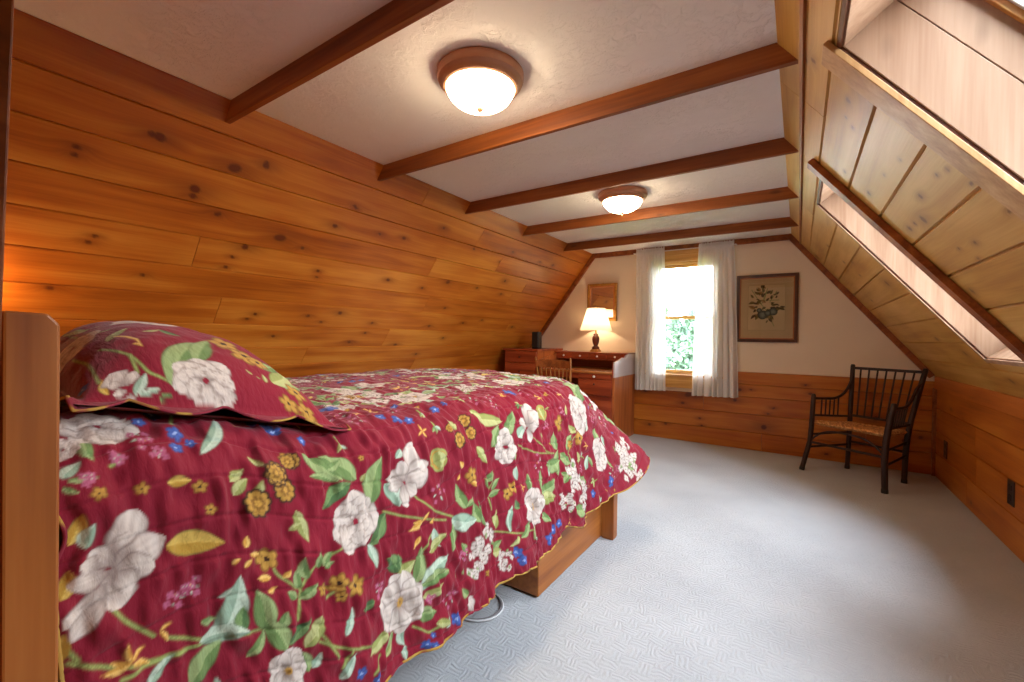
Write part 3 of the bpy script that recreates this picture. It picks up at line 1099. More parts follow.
def pillow_pts(a, b):
    ra = np.maximum(np.abs(a), np.abs(b))
    ang = np.arctan2(b, a)
    # body up to .9, flange beyond
    x = a * PLX * (1 - .05 * (1 - np.abs(a)) * 0) * (1 - .045 * (1 - b ** 2) * np.abs(a) ** 3)
    y = b * PLY * (1 - .05 * (1 - a ** 2) * np.abs(b) ** 3)
    u = np.clip(np.abs(a) / .93, 0, 1)
    v = np.clip(np.abs(b) / .92, 0, 1)
    h = ((1 - u ** 2.6) * (1 - v ** 2.6)) ** .62
    edge = sm(.90, 1.0, ra)
    scal = np.where(np.abs(a) >= np.abs(b), np.abs(np.sin(b * 5.2 + .5)), np.abs(np.sin(a * 6.5)))
    x = x + np.sign(a) * edge * .022 * scal * (np.abs(a) >= np.abs(b))
    y = y + np.sign(b) * edge * .022 * scal * (np.abs(b) > np.abs(a))
    X, Y = PC[0] + x, PC[1] + y
    base = 1.010 - .245 * np.clip(Y - .17, 0, 1)
    lift = .022 * edge * (scal - .3) * -1
    wr = (.010 * (vnoise(a * 5 + 3, b * 4 + 9, 1) - .5) + .0035 * (vnoise(a * 19 + 4, b * 8 + 3, 2) - .5)) * np.minimum(1, h * 4)
    Z = base + .190 * h + wr + lift * .9 + .012 * (1 - b ** 2) * np.abs(a) ** 3
    return np.stack([X, Y, Z], -1)


def pillow_patch(n=280, m=220):
    a = np.sign(np.linspace(-1, 1, n)) * np.abs(np.linspace(-1, 1, n)) ** .8
    b = np.sign(np.linspace(-1, 1, m)) * np.abs(np.linspace(-1, 1, m)) ** .8
    A, B = np.meshgrid(a, b, indexing='ij')
    # flat cloth coordinates: distances run along the puffed surface
    P = pillow_pts(A, B)
    U = np.concatenate([np.zeros((1, m)), np.cumsum(np.linalg.norm(np.diff(P, axis=0), axis=-1), 0)], 0)
    W = np.concatenate([np.zeros((n, 1)), np.cumsum(np.linalg.norm(np.diff(P, axis=1), axis=-1), 1)], 1)
    return P, np.stack([U - U[n // 2][None], W - W[:, m // 2][:, None]], -1)
#@@SECTION print
MOTIFS = [('S', [(-0.713, 0.207), (-0.671, 0.233), (-0.633, 0.268)]), ('S', [(-0.621, 0.289), (-0.588, 0.356), (-0.586, 0.445)]), ('S', [(-0.645, 0.165), (-0.612, 0.217), (-0.596, 0.273), (-0.588, 0.356)]), ('S', [(-0.595, 0.22), (-0.597, 0.254), (-0.59, 0.312)]), ('S', [(-0.587, 0.508), (-0.647, 0.521), (-0.685, 0.551), (-0.704, 0.59)]), ('S', [(-0.725, 0.458), (-0.684, 0.474), (-0.649, 0.514)]), ('S', [(-0.545, 0.554), (-0.487, 0.585)]), ('S', [(-0.666, 0.163), (-0.644, 0.175)]), ('L', -0.592, 0.364, -0.695, 0.402, 0.28, 1), ('L', -0.592, 0.395, -0.635, 0.409, 0.38, 3), ('L', -0.582, 0.445, -0.662, 0.431, 0.34, 0), ('L', -0.582, 0.466, -0.611, 0.483, 0.4, 0), ('L', -0.538, 0.479, -0.603, 0.444, 0.36, 0), ('L', -0.544, 0.484, -0.585, 0.537, 0.22, 3), ('L', -0.53, 0.517, -0.575, 0.565, 0.3, 2), ('L', -0.595, 0.332, -0.589, 0.413, 0.26, 1), ('L', -0.543, 0.407, -0.585, 0.443, 0.22, 0), ('L', -0.533, 0.313, -0.583, 0.369, 0.34, 0), ('L', -0.566, 0.254, -0.594, 0.292, 0.24, 1), ('L', -0.63, 0.333, -0.625, 0.363, 0.3, 0), ('L', -0.66, 0.366, -0.677, 0.389, 0.2, 1), ('L', -0.647, 0.518, -0.69, 0.522, 0.3, 0), ('L', -0.627, 0.516, -0.652, 0.56, 0.26, 0), ('L', -0.664, 0.539, -0.712, 0.53, 0.3, 0), ('L', -0.682, 0.564, -0.715, 0.574, 0.32, 0), ('L', -0.683, 0.575, -0.711, 0.601, 0.3, 0), ('L', -0.629, 0.512, -0.647, 0.489, 0.4, 0), ('L', -0.81, 0.524, -0.741, 0.544, 0.24, 2), ('L', -0.77, 0.509, -0.783, 0.534, 0.3, 2), ('L', -0.494, 0.461, -0.526, 0.483, 0.4, 3), ('L', -0.478, 0.525, -0.523, 0.51, 0.34, 0), ('L', -0.481, 0.533, -0.511, 0.55, 0.3, 1), ('L', -0.806, 0.173, -0.848, 0.188, 0.3, 4), ('L', -0.796, 0.188, -0.831, 0.202, 0.32, 1), ('L', -0.733, 0.16, -0.77, 0.171, 0.35, 4), ('L', -0.65, 0.159, -0.687, 0.162, 0.3, 4), ('L', -0.765, 0.222, -0.841, 0.253, 0.34, 'w'), ('L', -0.775, 0.226, -0.806, 0.247, 0.5, 'w'), ('L', -0.758, 0.217, -0.788, 0.289, 0.32, 'w'), ('L', -0.75, 0.217, -0.746, 0.273, 0.42, 'w'), ('L', -0.757, 0.219, -0.694, 0.223, 0.42, 'w'), ('L', -0.761, 0.222, -0.79, 0.194, 0.42, 'w'), ('L', -0.753, 0.217, -0.748, 0.168, 0.34, 'w'), ('L', -0.737, 0.212, -0.693, 0.162, 0.28, 'w'), ('L', -0.718, 0.212, -0.673, 0.168, 0.22, 'w'), ('L', -0.761, 0.206, -0.775, 0.182, 0.5, 'w'), ('L', -0.751, 0.222, -0.717, 0.244, 0.45, 'w'), ('L', -0.771, 0.289, -0.759, 0.381, 0.3, 4), ('A', -0.828, 0.447, 0.028), ('A', -0.855, 0.506, 0.0268), ('A', -0.888, 0.49, 0.0269), ('A', -0.921, 0.532, 0.0192), ('L', -0.873, 0.401, -0.899, 0.429, 0.3, 2), ('L', -0.845, 0.404, -0.88, 0.434, 0.3, 2), ('L', -0.845, 0.444, -0.875, 0.46, 0.3, 2), ('G', -0.873, 0.263, 0.0113), ('G', -0.874, 0.208, 0.0115), ('G', -0.866, 0.349, 0.0133), ('G', -0.716, 0.457, 0.0246), ('G', -0.638, 0.601, 0.0196), ('G', -0.928, 0.522, 0.0155), ('L', -0.877, 0.299, -0.88, 0.338, 0.3, 4), ('L', -0.744, 0.416, -0.767, 0.42, 0.35, 5), ('L', -0.708, 0.409, -0.722, 0.426, 0.3, 5), ('L', -0.683, 0.434, -0.679, 0.463, 0.3, 5), ('L', -0.654, 0.451, -0.66, 0.472, 0.3, 5), ('L', -0.676, 0.486, -0.689, 0.503, 0.35, 5), ('L', -0.717, 0.389, -0.726, 0.403, 0.3, 5), ('L', -0.726, 0.446, -0.73, 0.421, 0.3, 5), ('L', -0.613, 0.234, -0.625, 0.256, 0.2, 5), ('L', -0.613, 0.234, -0.64, 0.232, 0.2, 5), ('L', -0.613, 0.234, -0.621, 0.21, 0.22, 5), ('L', -0.613, 0.234, -0.611, 0.198, 0.18, 5), ('L', -0.609, 0.234, -0.597, 0.259, 0.2, 5), ('L', -0.637, 0.276, -0.644, 0.295, 0.2, 5), ('L', -0.637, 0.276, -0.616, 0.286, 0.2, 5), ('V', -0.682, 0.298, 0.0207), ('V', -0.691, 0.323, 0.0165), ('V', -0.931, 0.238, 0.0111), ('V', -0.899, 0.198, 0.0089), ('C', -0.496, 0.479, 0.0443), ('O', -1.009, 0.226, 0.0542), ('O', -0.961, 0.178, 0.0199), ('L', -0.992, 0.239, -1.026, 0.27, 0.36, 1), ('L', -0.904, 0.168, -0.93, 0.193, 0.34, 1), ('L', -0.974, 0.203, -0.927, 0.208, 0.28, 0), ('L', -0.899, 0.173, -0.9, 0.213, 0.16, 0), ('L', -0.891, 0.168, -0.879, 0.186, 0.25, 0), ('L', -0.928, 0.359, -1.041, 0.417, 0.13, 1), ('L', -0.936, 0.56, -0.862, 0.645, 0.22, 0), ('L', -0.883, 0.564, -0.86, 0.634, 0.16, 0), ('L', -0.929, 0.444, -0.9, 0.468, 0.2, 2), ('L', -0.891, 0.404, -0.897, 0.429, 0.3, 2), ('S', [(-1.06, 0.349), (-0.993, 0.327)]), ('S', [(-0.919, 0.229), (-0.928, 0.242)]), ('B', -1.012, 0.283, 0.0117), ('B', -1.059, 0.314, 0.0177), ('B', -0.973, 0.327, 0.0155), ('B', -0.944, 0.323, 0.0128), ('B', -0.957, 0.35, 0.0107), ('B', -1.05, 0.514, 0.0308), ('B', -1.022, 0.534, 0.0197), ('B', -0.975, 0.578, 0.0117), ('V', -0.966, 0.278, 0.0224), ('V', -0.933, 0.294, 0.0126), ('A', -0.889, 0.489, 0.0205), ('A', -0.919, 0.525, 0.0173), ('S', [(-0.749, 0.759), (-0.719, 0.819), (-0.664, 0.98)]), ('S', [(-0.767, 0.867), (-0.711, 0.923), (-0.662, 1.012)]), ('S', [(-0.793, 1.409), (-0.732, 1.535), (-0.707, 1.701)]), ('S', [(-0.61, 1.211), (-0.659, 1.2), (-0.729, 1.241)]), ('S', [(-0.692, 0.567), (-0.711, 0.614), (-0.722, 0.667)]), ('S', [(-0.617, 1.833), (-0.698, 1.813), (-0.751, 1.935)]), ('S', [(-0.538, 1.205), (-0.492, 1.335), (-0.462, 1.466)]), ('S', [(-0.801, 1.533), (-0.716, 1.64)]), ('S', [(-0.652, 0.917), (-0.615, 0.871), (-0.574, 0.856)]), ('L', -0.852, 0.69, -0.93, 0.6, 0.26, 0), ('L', -0.849, 0.667, -0.806, 0.586, 0.26, 3), ('L', -0.893, 0.61, -0.911, 0.653, 0.3, 0), ('L', -0.743, 0.764, -0.677, 0.705, 0.34, 3), ('L', -0.688, 0.702, -0.625, 0.715, 0.26, 1), ('L', -0.776, 0.72, -0.891, 0.775, 0.3, 0), ('L', -0.818, 0.775, -0.747, 0.811, 0.4, 1), ('L', -0.877, 0.816, -0.902, 0.84, 0.35, 1), ('L', -0.843, 0.702, -0.86, 0.714, 0.3, 2), ('O', -0.756, 0.671, 0.0698), ('L', -0.814, 0.834, -0.913, 0.886, 0.32, 'w'), ('L', -0.814, 0.834, -0.848, 0.931, 0.36, 'w'), ('L', -0.804, 0.839, -0.813, 0.915, 0.4, 'w'), ('L', -0.812, 0.827, -0.83, 0.78, 0.4, 'w'), ('L', -0.806, 0.832, -0.74, 0.833, 0.28, 'w'), ('L', -0.81, 0.833, -0.866, 0.826, 0.4, 'w'), ('L', -0.806, 0.832, -0.803, 0.781, 0.4, 'w'), ('L', -0.8, 0.838, -0.768, 0.881, 0.4, 'w'), ('Y', -0.844, 0.978, 0.0355), ('Y', -0.893, 1.638, 0.0368), ('A', -0.938, 1.147, 0.0254), ('A', -0.888, 1.16, 0.0238), ('A', -0.878, 1.087, 0.027), ('A', -0.925, 1.06, 0.0151), ('B', -1.024, 0.845, 0.0182), ('B', -0.998, 0.89, 0.0198), ('B', -0.988, 0.928, 0.0179), ('B', -0.435, 1.306, 0.0202), ('B', -0.405, 1.318, 0.0192), ('B', -0.382, 1.553, 0.0271), ('B', -0.418, 1.649, 0.0197), ('B', -0.41, 1.585, 0.0217), ('B', -1.015, 1.068, 0.0194), ('B', -1.023, 1.531, 0.0334), ('L', -0.965, 1.194, -0.9, 1.354, 0.2, 2), ('L', -0.848, 1.338, -0.925, 1.433, 0.3, 0), ('L', -0.82, 1.247, -0.89, 1.322, 0.28, 0), ('L', -0.821, 1.417, -0.857, 1.474, 0.4, 1), ('L', -0.746, 1.377, -0.788, 1.359, 0.4, 0), ('L', -0.724, 1.368, -0.672, 1.367, 0.3, 1), ('L', -0.837, 1.169, -0.769, 1.211, 0.26, 2), ('L', -0.913, 1.087, -0.954, 1.067, 0.3, 2), ('L', -0.846, 1.506, -0.943, 1.57, 0.34, 'w'), ('L', -0.846, 1.506, -0.891, 1.606, 0.36, 'w'), ('L', -0.839, 1.504, -0.838, 1.566, 0.4, 'w'), ('L', -0.846, 1.506, -0.883, 1.453, 0.4, 'w'), ('L', -0.839, 1.504, -0.78, 1.51, 0.3, 'w'), ('O', -0.804, 1.33, 0.0656), ('G', -0.757, 1.115, 0.0269), ('G', -0.644, 1.296, 0.0242), ('G', -0.658, 1.333, 0.0231), ('G', -0.826, 1.769, 0.0397), ('G', -0.722, 1.958, 0.0406), ('G', -0.715, 1.836, 0.0255), ('L', -0.774, 1.069, -0.759, 1.052, 0.3, 5), ('L', -0.788, 1.085, -0.815, 1.065, 0.3, 5), ('L', -0.716, 1.131, -0.738, 1.108, 0.3, 5), ('L', -0.711, 1.197, -0.737, 1.247, 0.3, 0), ('L', -0.674, 1.225, -0.705, 1.271, 0.26, 0), ('L', -0.656, 1.21, -0.665, 1.266, 0.26, 0), ('L', -0.689, 1.195, -0.727, 1.181, 0.3, 0), ('L', -0.666, 1.07, -0.751, 1.044, 0.28, 0), ('L', -0.603, 1.123, -0.685, 1.099, 0.3, 0), ('L', -0.655, 1.004, -0.616, 1.11, 0.3, 1), ('L', -0.571, 0.982, -0.642, 1.011, 0.28, 0), ('L', -0.536, 1.225, -0.603, 1.24, 0.3, 2), ('L', -0.511, 1.284, -0.601, 1.309, 0.22, 1), ('L', -0.572, 1.16, -0.666, 1.142, 0.22, 3), ('L', -0.67, 1.071, -0.687, 1.113, 0.25, 0), ('L', -0.636, 0.926, -0.6, 0.917, 0.4, 1), ('L', -0.661, 0.918, -0.602, 0.94, 0.26, 1), ('L', -0.601, 0.892, -0.629, 0.971, 0.22, 2), ('L', -0.689, 0.886, -0.711, 0.907, 0.22, 5), ('L', -0.689, 0.886, -0.694, 0.847, 0.22, 5), ('L', -0.689, 0.886, -0.676, 0.83, 0.2, 5), ('L', -0.653, 0.866, -0.625, 0.839, 0.2, 5), ('L', -0.653, 0.866, -0.632, 0.854, 0.25, 5), ('L', -0.678, 0.909, -0.684, 0.935, 0.3, 5), ('C', -0.538, 1.468, 0.0797), ('L', -0.573, 1.36, -0.613, 1.329, 0.35, 3), ('L', -0.599, 1.459, -0.674, 1.441, 0.3, 0), ('L', -0.582, 1.543, -0.662, 1.548, 0.26, 0), ('L', -0.57, 1.537, -0.604, 1.667, 0.26, 0), ('L', -0.538, 1.532, -0.532, 1.645, 0.3, 2), ('L', -0.492, 1.531, -0.452, 1.575, 0.36, 0), ('L', -0.508, 1.405, -0.476, 1.336, 0.28, 0), ('L', -0.488, 1.436, -0.437, 1.411, 0.24, 0), ('L', -0.482, 1.331, -0.464, 1.276, 0.25, 2), ('L', -0.434, 1.445, -0.393, 1.427, 0.24, 1), ('H', -0.522, 1.139, 0.0598), ('H', -0.486, 1.083, 0.0425), ('H', -0.424, 1.246, 0.0345), ('H', -0.575, 1.821, 0.0813), ('H', -0.488, 1.734, 0.0467), ('H', -0.461, 1.907, 0.073), ('H', -0.678, 2.527, 0.085), ('H', -0.594, 2.503, 0.0904), ('H', -0.546, 2.588, 0.0414), ('L', -0.542, 1.039, -0.576, 1.028, 0.35, 0), ('L', -0.483, 1.19, -0.496, 1.244, 0.35, 0), ('L', -0.473, 1.187, -0.462, 1.243, 0.35, 2), ('L', -0.487, 1.046, -0.446, 1.071, 0.3, 0), ('L', -0.524, 1.882, -0.508, 1.977, 0.35, 0), ('L', -0.443, 1.774, -0.424, 1.863, 0.4, 0), ('L', -0.57, 1.728, -0.605, 1.763, 0.3, 0), ('O', -0.842, 2.007, 0.1056), ('O', -0.637, 2.21, 0.0885), ('O', -0.996, 2.378, 0.0822), ('L', -0.826, 2.109, -0.748, 2.054, 0.28, 1), ('L', -0.914, 2.031, -1.042, 2.269, 0.34, 0), ('L', -0.852, 1.85, -0.898, 1.866, 0.3, 2), ('L', -0.689, 2.15, -0.775, 2.228, 0.26, 0), ('L', -0.628, 2.299, -0.565, 2.326, 0.3, 0), ('L', -0.572, 2.09, -0.625, 2.039, 0.26, 0), ('L', -0.683, 2.312, -0.747, 2.303, 0.26, 1), ('L', -0.832, 2.548, -0.919, 2.483, 0.26, 0), ('L', -0.832, 2.567, -0.773, 2.622, 0.26, 0), ('L', -0.844, 2.545, -0.869, 2.518, 0.3, 0), ('L', -0.717, 1.728, -0.808, 1.706, 0.28, 0), ('L', -0.615, 1.683, -0.716, 1.734, 0.28, 0), ('L', -0.699, 1.741, -0.635, 1.822, 0.28, 0), ('L', -0.701, 1.798, -0.753, 1.878, 0.25, 0), ('L', -0.761, 1.918, -0.804, 1.857, 0.3, 2), ('L', -0.601, 1.916, -0.662, 1.927, 0.34, 2), ('L', -0.621, 1.619, -0.686, 1.606, 0.26, 1), ('L', -0.561, 2.014, -0.632, 2.057, 0.26, 1), ('L', -0.673, 1.601, -0.671, 1.735, 0.3, 0), ('V', -0.756, 0.955, 0.0384), ('V', -0.684, 1.539, 0.0441), ('V', -0.53, 2.316, 0.0501), ('V', -0.828, 2.394, 0.0587), ('B', -0.496, 2.286, 0.031), ('B', -0.44, 2.061, 0.0228), ('S', [(-0.533, 0.548), (-0.507, 0.589), (-0.466, 0.679)]), ('S', [(-0.427, 0.821), (-0.395, 0.864), (-0.412, 0.902)]), ('S', [(-0.491, 0.614), (-0.464, 0.591)]), ('S', [(-0.613, 0.579), (-0.629, 0.605)]), ('S', [(-0.428, 0.699), (-0.409, 0.668)]), ('C', -0.503, 0.788, 0.0776), ('L', -0.557, 0.696, -0.559, 0.656, 0.4, 3), ('L', -0.582, 0.792, -0.633, 0.751, 0.4, 3), ('L', -0.585, 0.794, -0.623, 0.797, 0.36, 3), ('L', -0.572, 0.783, -0.595, 0.845, 0.34, 2), ('L', -0.533, 0.84, -0.625, 0.867, 0.26, 0), ('L', -0.511, 0.846, -0.568, 0.97, 0.2, 1), ('L', -0.522, 0.855, -0.526, 0.964, 0.2, 0), ('L', -0.491, 0.855, -0.506, 0.926, 0.22, 2), ('L', -0.445, 0.834, -0.441, 0.895, 0.42, 0), ('L', -0.441, 0.761, -0.408, 0.717, 0.3, 0), ('L', -0.458, 0.738, -0.454, 0.661, 0.26, 2), ('L', -0.441, 0.78, -0.389, 0.795, 0.3, 1), ('L', -0.389, 0.795, -0.352, 0.792, 0.3, 1), ('L', -0.398, 0.72, -0.437, 0.754, 0.2, 2), ('G', -0.64, 0.605, 0.0228), ('G', -0.619, 0.645, 0.0249), ('G', -0.61, 0.607, 0.0132), ('G', -0.634, 0.571, 0.0148), ('L', -0.526, 0.605, -0.577, 0.633, 0.24, 1), ('L', -0.441, 0.585, -0.485, 0.623, 0.24, 1), ('L', -0.685, 0.573, -0.708, 0.595, 0.3, 0), ('L', -0.68, 0.575, -0.687, 0.602, 0.3, 0), ('L', -0.542, 0.544, -0.586, 0.557, 0.4, 2), ('L', -0.391, 0.911, -0.424, 0.934, 0.24, 1), ('L', -0.509, 0.99, -0.49, 0.989, 0.5, 0), ('L', -0.489, 1.014, -0.503, 1.024, 0.4, 0), ('L', -0.415, 0.883, -0.4, 0.93, 0.3, 2), ('B', -0.37, 0.851, 0.0143), ('B', -0.363, 0.869, 0.0101), ('B', -0.389, 0.966, 0.019), ('B', -0.432, 0.635, 0.0142), ('B', -0.393, 0.677, 0.0147), ('B', -0.388, 0.871, 0.008), ('V', -0.456, 0.944, 0.0306), ('V', -0.482, 0.877, 0.0115), ('V', -0.572, 0.722, 0.0182), ('V', -0.543, 1.025, 0.0202), ('L', -0.368, 1.043, -0.414, 1.035, 0.4, 'w'), ('L', -0.423, 1.027, -0.457, 0.999, 0.35, 0)]
PMOTIFS = [('O', 0.361, -0.049, 0.0638), ('L', 0.374, -0.116, 0.22, -0.013, 0.196, 0), ('L', 0.314, -0.057, 0.199, 0.004, 0.21, 0), ('L', 0.395, -0.116, 0.406, -0.139, 0.28, 3), ('L', 0.357, -0.187, 0.317, -0.204, 0.5, 'w'), ('L', 0.358, -0.185, 0.333, -0.166, 0.4, 'w'), ('L', 0.369, -0.184, 0.37, -0.206, 0.4, 'w'), ('L', 0.377, -0.181, 0.398, -0.185, 0.5, 'w'), ('L', 0.352, -0.189, 0.344, -0.21, 0.4, 'w'), ('L', 0.383, -0.174, 0.343, -0.151, 0.28, 1), ('L', 0.385, -0.168, 0.385, -0.131, 0.238, 1), ('L', 0.363, -0.212, 0.322, -0.216, 0.175, 4), ('S', [(0.218, -0.203), (0.294, -0.162), (0.345, -0.147), (0.371, -0.112)]), ('S', [(0.16, -0.247), (0.254, -0.23), (0.327, -0.221)]), ('S', [(-0.134, -0.195), (0.095, -0.202), (0.123, -0.159)]), ('S', [(0.286, -0.165), (0.338, -0.163)]), ('O', 0.027, -0.066, 0.0694), ('O', 0.096, -0.226, 0.0558), ('L', -0.084, -0.202, 0.023, -0.152, 0.112, 2), ('L', 0.201, -0.182, 0.157, -0.136, 0.238, 2), ('L', 0.173, -0.085, 0.205, -0.053, 0.238, 3), ('L', 0.192, -0.12, 0.173, -0.085, 0.175, 2), ('G', 0.198, 0.039, 0.0381), ('G', 0.246, 0.069, 0.0377), ('G', 0.259, 0.097, 0.0273), ('G', 0.376, 0.133, 0.0249), ('G', 0.327, 0.168, 0.0269), ('G', 0.418, 0.176, 0.0382), ('G', 0.377, 0.175, 0.0248), ('L', 0.319, 0.063, 0.307, 0.051, 0.28, 2), ('L', 0.329, 0.078, 0.322, 0.07, 0.28, 0), ('L', 0.335, 0.088, 0.308, 0.09, 0.28, 2), ('L', 0.328, 0.107, 0.234, 0.179, 0.28, 2), ('L', 0.283, 0.1, 0.22, 0.167, 0.245, 0), ('L', 0.185, -0.169, 0.271, -0.14, 0.056, 5), ('L', 0.251, -0.153, 0.271, -0.14, 0.21, 5), ('L', 0.33, 0.141, 0.28, 0.217, 0.14, 0), ('B', 0.313, -0.248, 0.012), ('L', 0.396, -0.183, 0.429, -0.172, 0.14, 4)]
RED = np.array(srgb(130, 19, 40)[:3])


LEAFC = [[(102, 128, 72), (148, 164, 108), (54, 76, 42)], [(142, 166, 142), (186, 200, 178), (78, 108, 88)], [(146, 150, 82), (182, 182, 122), (92, 100, 48)],
         [(72, 102, 60), (112, 138, 84), (44, 64, 38)], [(176, 134, 48), (204, 170, 84), (122, 134, 62)], [(204, 150, 62), (226, 186, 104), (150, 96, 40)],
         [(98, 84, 44), (128, 112, 66), (52, 42, 24)], [(70, 56, 34), (104, 84, 52), (38, 28, 18)], [(140, 104, 62), (176, 138, 88), (72, 52, 32)]]
LEAFC = [[np.array(srgb(*c)[:3]) for c in l] for l in LEAFC]
W_LITE, W_MID, W_DARK = (np.array(srgb(*c)[:3]) for c in ((212, 197, 185), (178, 161, 149), (112, 91, 87)))
GOLD, GOLD_D, BROWN, BLUE, BLUE_L, MAUVE, STEM = (np.array(srgb(*c)[:3]) for c in ((184, 138, 60), (134, 92, 36), (64, 36, 24), (70, 92, 160), (150, 168, 210), (178, 92, 120), (140, 152, 84)))


AA = .0034


def paint(uv, motifs, base):
    """lay the printed motifs over the ground colour, in the cloth's own flat coordinates"""
    p, q = uv[:, 0], uv[:, 1]
    col = np.empty((len(uv), 3))
    col[:] = base
    col *= (.9 + .2 * vnoise(p * 5, q * 5, 3))[:, None]
    order = np.argsort(q)
    qs = q[order]

    def sel(x, y, r):
        i = order[np.searchsorted(qs, y - r):np.searchsorted(qs, y + r)]
        return i[np.abs(p[i] - x) < r]

    def put(i, c, a):
        col[i] = col[i] * (1 - a[:, None]) + c * a[:, None]

    def leaf(x0, y0, x1, y1, w, c, seed=0.0):
        dx, dy = x1 - x0, y1 - y0
        L = math.hypot(dx, dy)
        if L < 1e-4:
            return
        i = sel((x0 + x1) / 2, (y0 + y1) / 2, L * .75)
        if not len(i):
            return
        a, b = p[i] - x0, q[i] - y0
        t = (a * dx + b * dy) / L ** 2
        s = (b * dx - a * dy) / L ** 2
        k = (t > 0) & (t < 1)
        i, t, s = i[k], t[k], s[k]
        if not len(i):
            return
        h = math.sin(x0 * 91 + y0 * 57 + seed)
        s = s - .10 * h * np.sin(math.pi * t)
        white = c == 'w'
        if white:
            pr = w * np.sin(math.pi * np.clip(t, 0, 1) ** 1.25) ** .62 * (1 + .10 * np.sin(t * 11 + h * 5))
        else:
            pr = w * np.sin(math.pi * t ** .78) ** .9
        e = np.abs(s) / np.maximum(pr, 1e-5)
        al = np.clip((pr - np.abs(s)) * L / AA + .5, 0, 1)
        k = al > 0
        i, t, s, e, al = i[k], t[k], s[k], np.minimum(e[k], 1), al[k]
        if white:
            f = np.clip(.95 * t + .10 + .20 * np.sin(s / w * 13 + h * 4) * (1 - e * .5) - .35 * e ** 2 - .40 * (s / w * h), 0, 1)[:, None]
            cc = W_MID * (1 - f) + W_LITE * f
            dk = np.clip(.75 - t * 1.4, 0, .7)[:, None]
            cc = cc * (1 - dk) + (W_DARK * .8 + W_MID * .2) * dk
            o = sm(.72, .97, e)[:, None] * .6
            cc = cc * (1 - o) + W_DARK * o
        else:
            md, lt, dk = LEAFC[c]
            f = np.clip(.5 + .5 * np.sign(s) * (1 if h > 0 else -1) * .9, 0, 1)[:, None]
            cc = md * (1 - f) + lt * f
            vein = np.clip(np.sin((t * 1.0 - np.abs(s) * .9) * 58), 0, 1) ** 3
            cc = cc * (1 - .35 * vein[:, None]) + (lt * .5 + dk * .5) * .35 * vein[:, None]
            rib = (1 - sm(0, .022, np.abs(s)))[:, None] * .8
            cc = cc * (1 - rib) + lt * 1.15 * rib
            o = sm(.80, .96, e)[:, None] * .6
            cc = cc * (1 - o) + dk * o
        put(i, cc, al)

    def disc(x, y, r, n, c, cin, lobes=.28, rot=0.0, core=.3, ring=None):
        i = sel(x, y, r * 1.25)
        if not len(i):
            return
        a, b = p[i] - x, q[i] - y
        th = np.arctan2(b, a) + rot
        rr = np.hypot(a, b) / (r * (1 - lobes + lobes * np.abs(np.cos(th * n / 2)) ** .7))
        al = np.clip((1 - rr) * r / AA + .5, 0, 1)
        k = al > 0
        i, rr, th, al = i[k], rr[k], th[k], al[k]
        f = (.72 + .28 * np.abs(np.cos(th * n / 2)) ** .6)[:, None]
        cc = np.where((rr < core)[:, None], cin, c * f)
        if ring is not None:
            o = sm(.70, .86, rr)[:, None]
            cc = cc * (1 - o) + ring * o
        put(i, cc, al)

    rank = lambda m: 0 if m[0] == 'S' else (3 if m[0] in 'GABVY' else 2) if m[0] != 'L' else 2 if m[6] == 'w' else 1
    for m in sorted(motifs, key=rank):
        k = m[0]
        if k == 'L':
            leaf(*m[1:5], m[5] * (1.0 if m[6] == 'w' else .80), m[6])
        elif k == 'S':
            pts = np.array(m[1])
            d = np.linspace(0, len(pts) - 1, 90 * (len(pts) - 1))
            # smooth the polyline a little
            xs = np.interp(d, np.arange(len(pts)), pts[:, 0])
            ys = np.interp(d, np.arange(len(pts)), pts[:, 1])
            ker = np.ones(41) / 41
            if len(xs) > 120:
                xs[20:-20] = np.convolve(xs, ker, 'same')[20:-20]
                ys[20:-20] = np.convolve(ys, ker, 'same')[20:-20]
            best = np.full(len(p), 9.0)
            for x, y in zip(xs[::2], ys[::2]):
                i = sel(x, y, .006)
                best[i] = np.minimum(best[i], np.hypot(p[i] - x, q[i] - y))
            i = np.nonzero(best < .006)[0]
            put(i, STEM * (.85 + .3 * (best[i] < .0012))[:, None], np.clip((.0030 - best[i]) / AA + .5, 0, 1))
        else:
            x, y, r = m[1:4]
            h = math.sin(x * 77 + y * 31) * 3
            if k == 'O':            # full double flower
                for ring, n, wd in ((1.0, 7, .50), (.80, 7, .50), (.60, 6, .52), (.42, 5, .55), (.25, 3, .6)):
                    for j in range(n):
                        a = h + j * 2 * math.pi / n + ring * 2.3
                        rr = r * ring * (1 + .10 * math.sin(j * 2.7 + h))
                        leaf(x + .10 * r * math.cos(a), y + .10 * r * math.sin(a), x + rr * math.cos(a), y + rr * math.sin(a), wd, 'w', j)
            elif k == 'C':          # open flower with a golden eye
                for j in range(13):
                    a = h + j * 2 * math.pi / 6.5
                    rr = r * (1.0 if j < 7 else .86) * (1 + .07 * math.sin(j * 2.1))
                    leaf(x + .02 * r, y, x + rr * math.cos(a), y + rr * math.sin(a), .42, 'w', j)
                disc(x, y, r * .17, 9, GOLD, GOLD_D, .3, h, .4)
            elif k == 'H':          # head of many small florets
                rs = np.random.RandomState(int(abs(x * 7919 + y * 1543) * 100) % 9999)
                for j in range(22):
                    a, b = rs.uniform(0, 6.28), r * math.sqrt(rs.uniform(0, 1)) * .95
                    fx, fy = x + b * math.cos(a), y + b * math.sin(a)
                    if j % 5 == 4:
                        leaf(fx, fy, fx + .35 * r * math.cos(a), fy + .35 * r * math.sin(a), .35, 0)
                    else:
                        disc(fx, fy, r * .27, 4, W_LITE, W_DARK, .35, a, .18, W_MID * .8)
            elif k == 'F':
                disc(x, y, r, 3, np.array(srgb(104, 110, 98)[:3]), np.array(srgb(134, 138, 122)[:3]), .06, h, .45, np.array(srgb(64, 66, 58)[:3]))
            elif k == 'G':
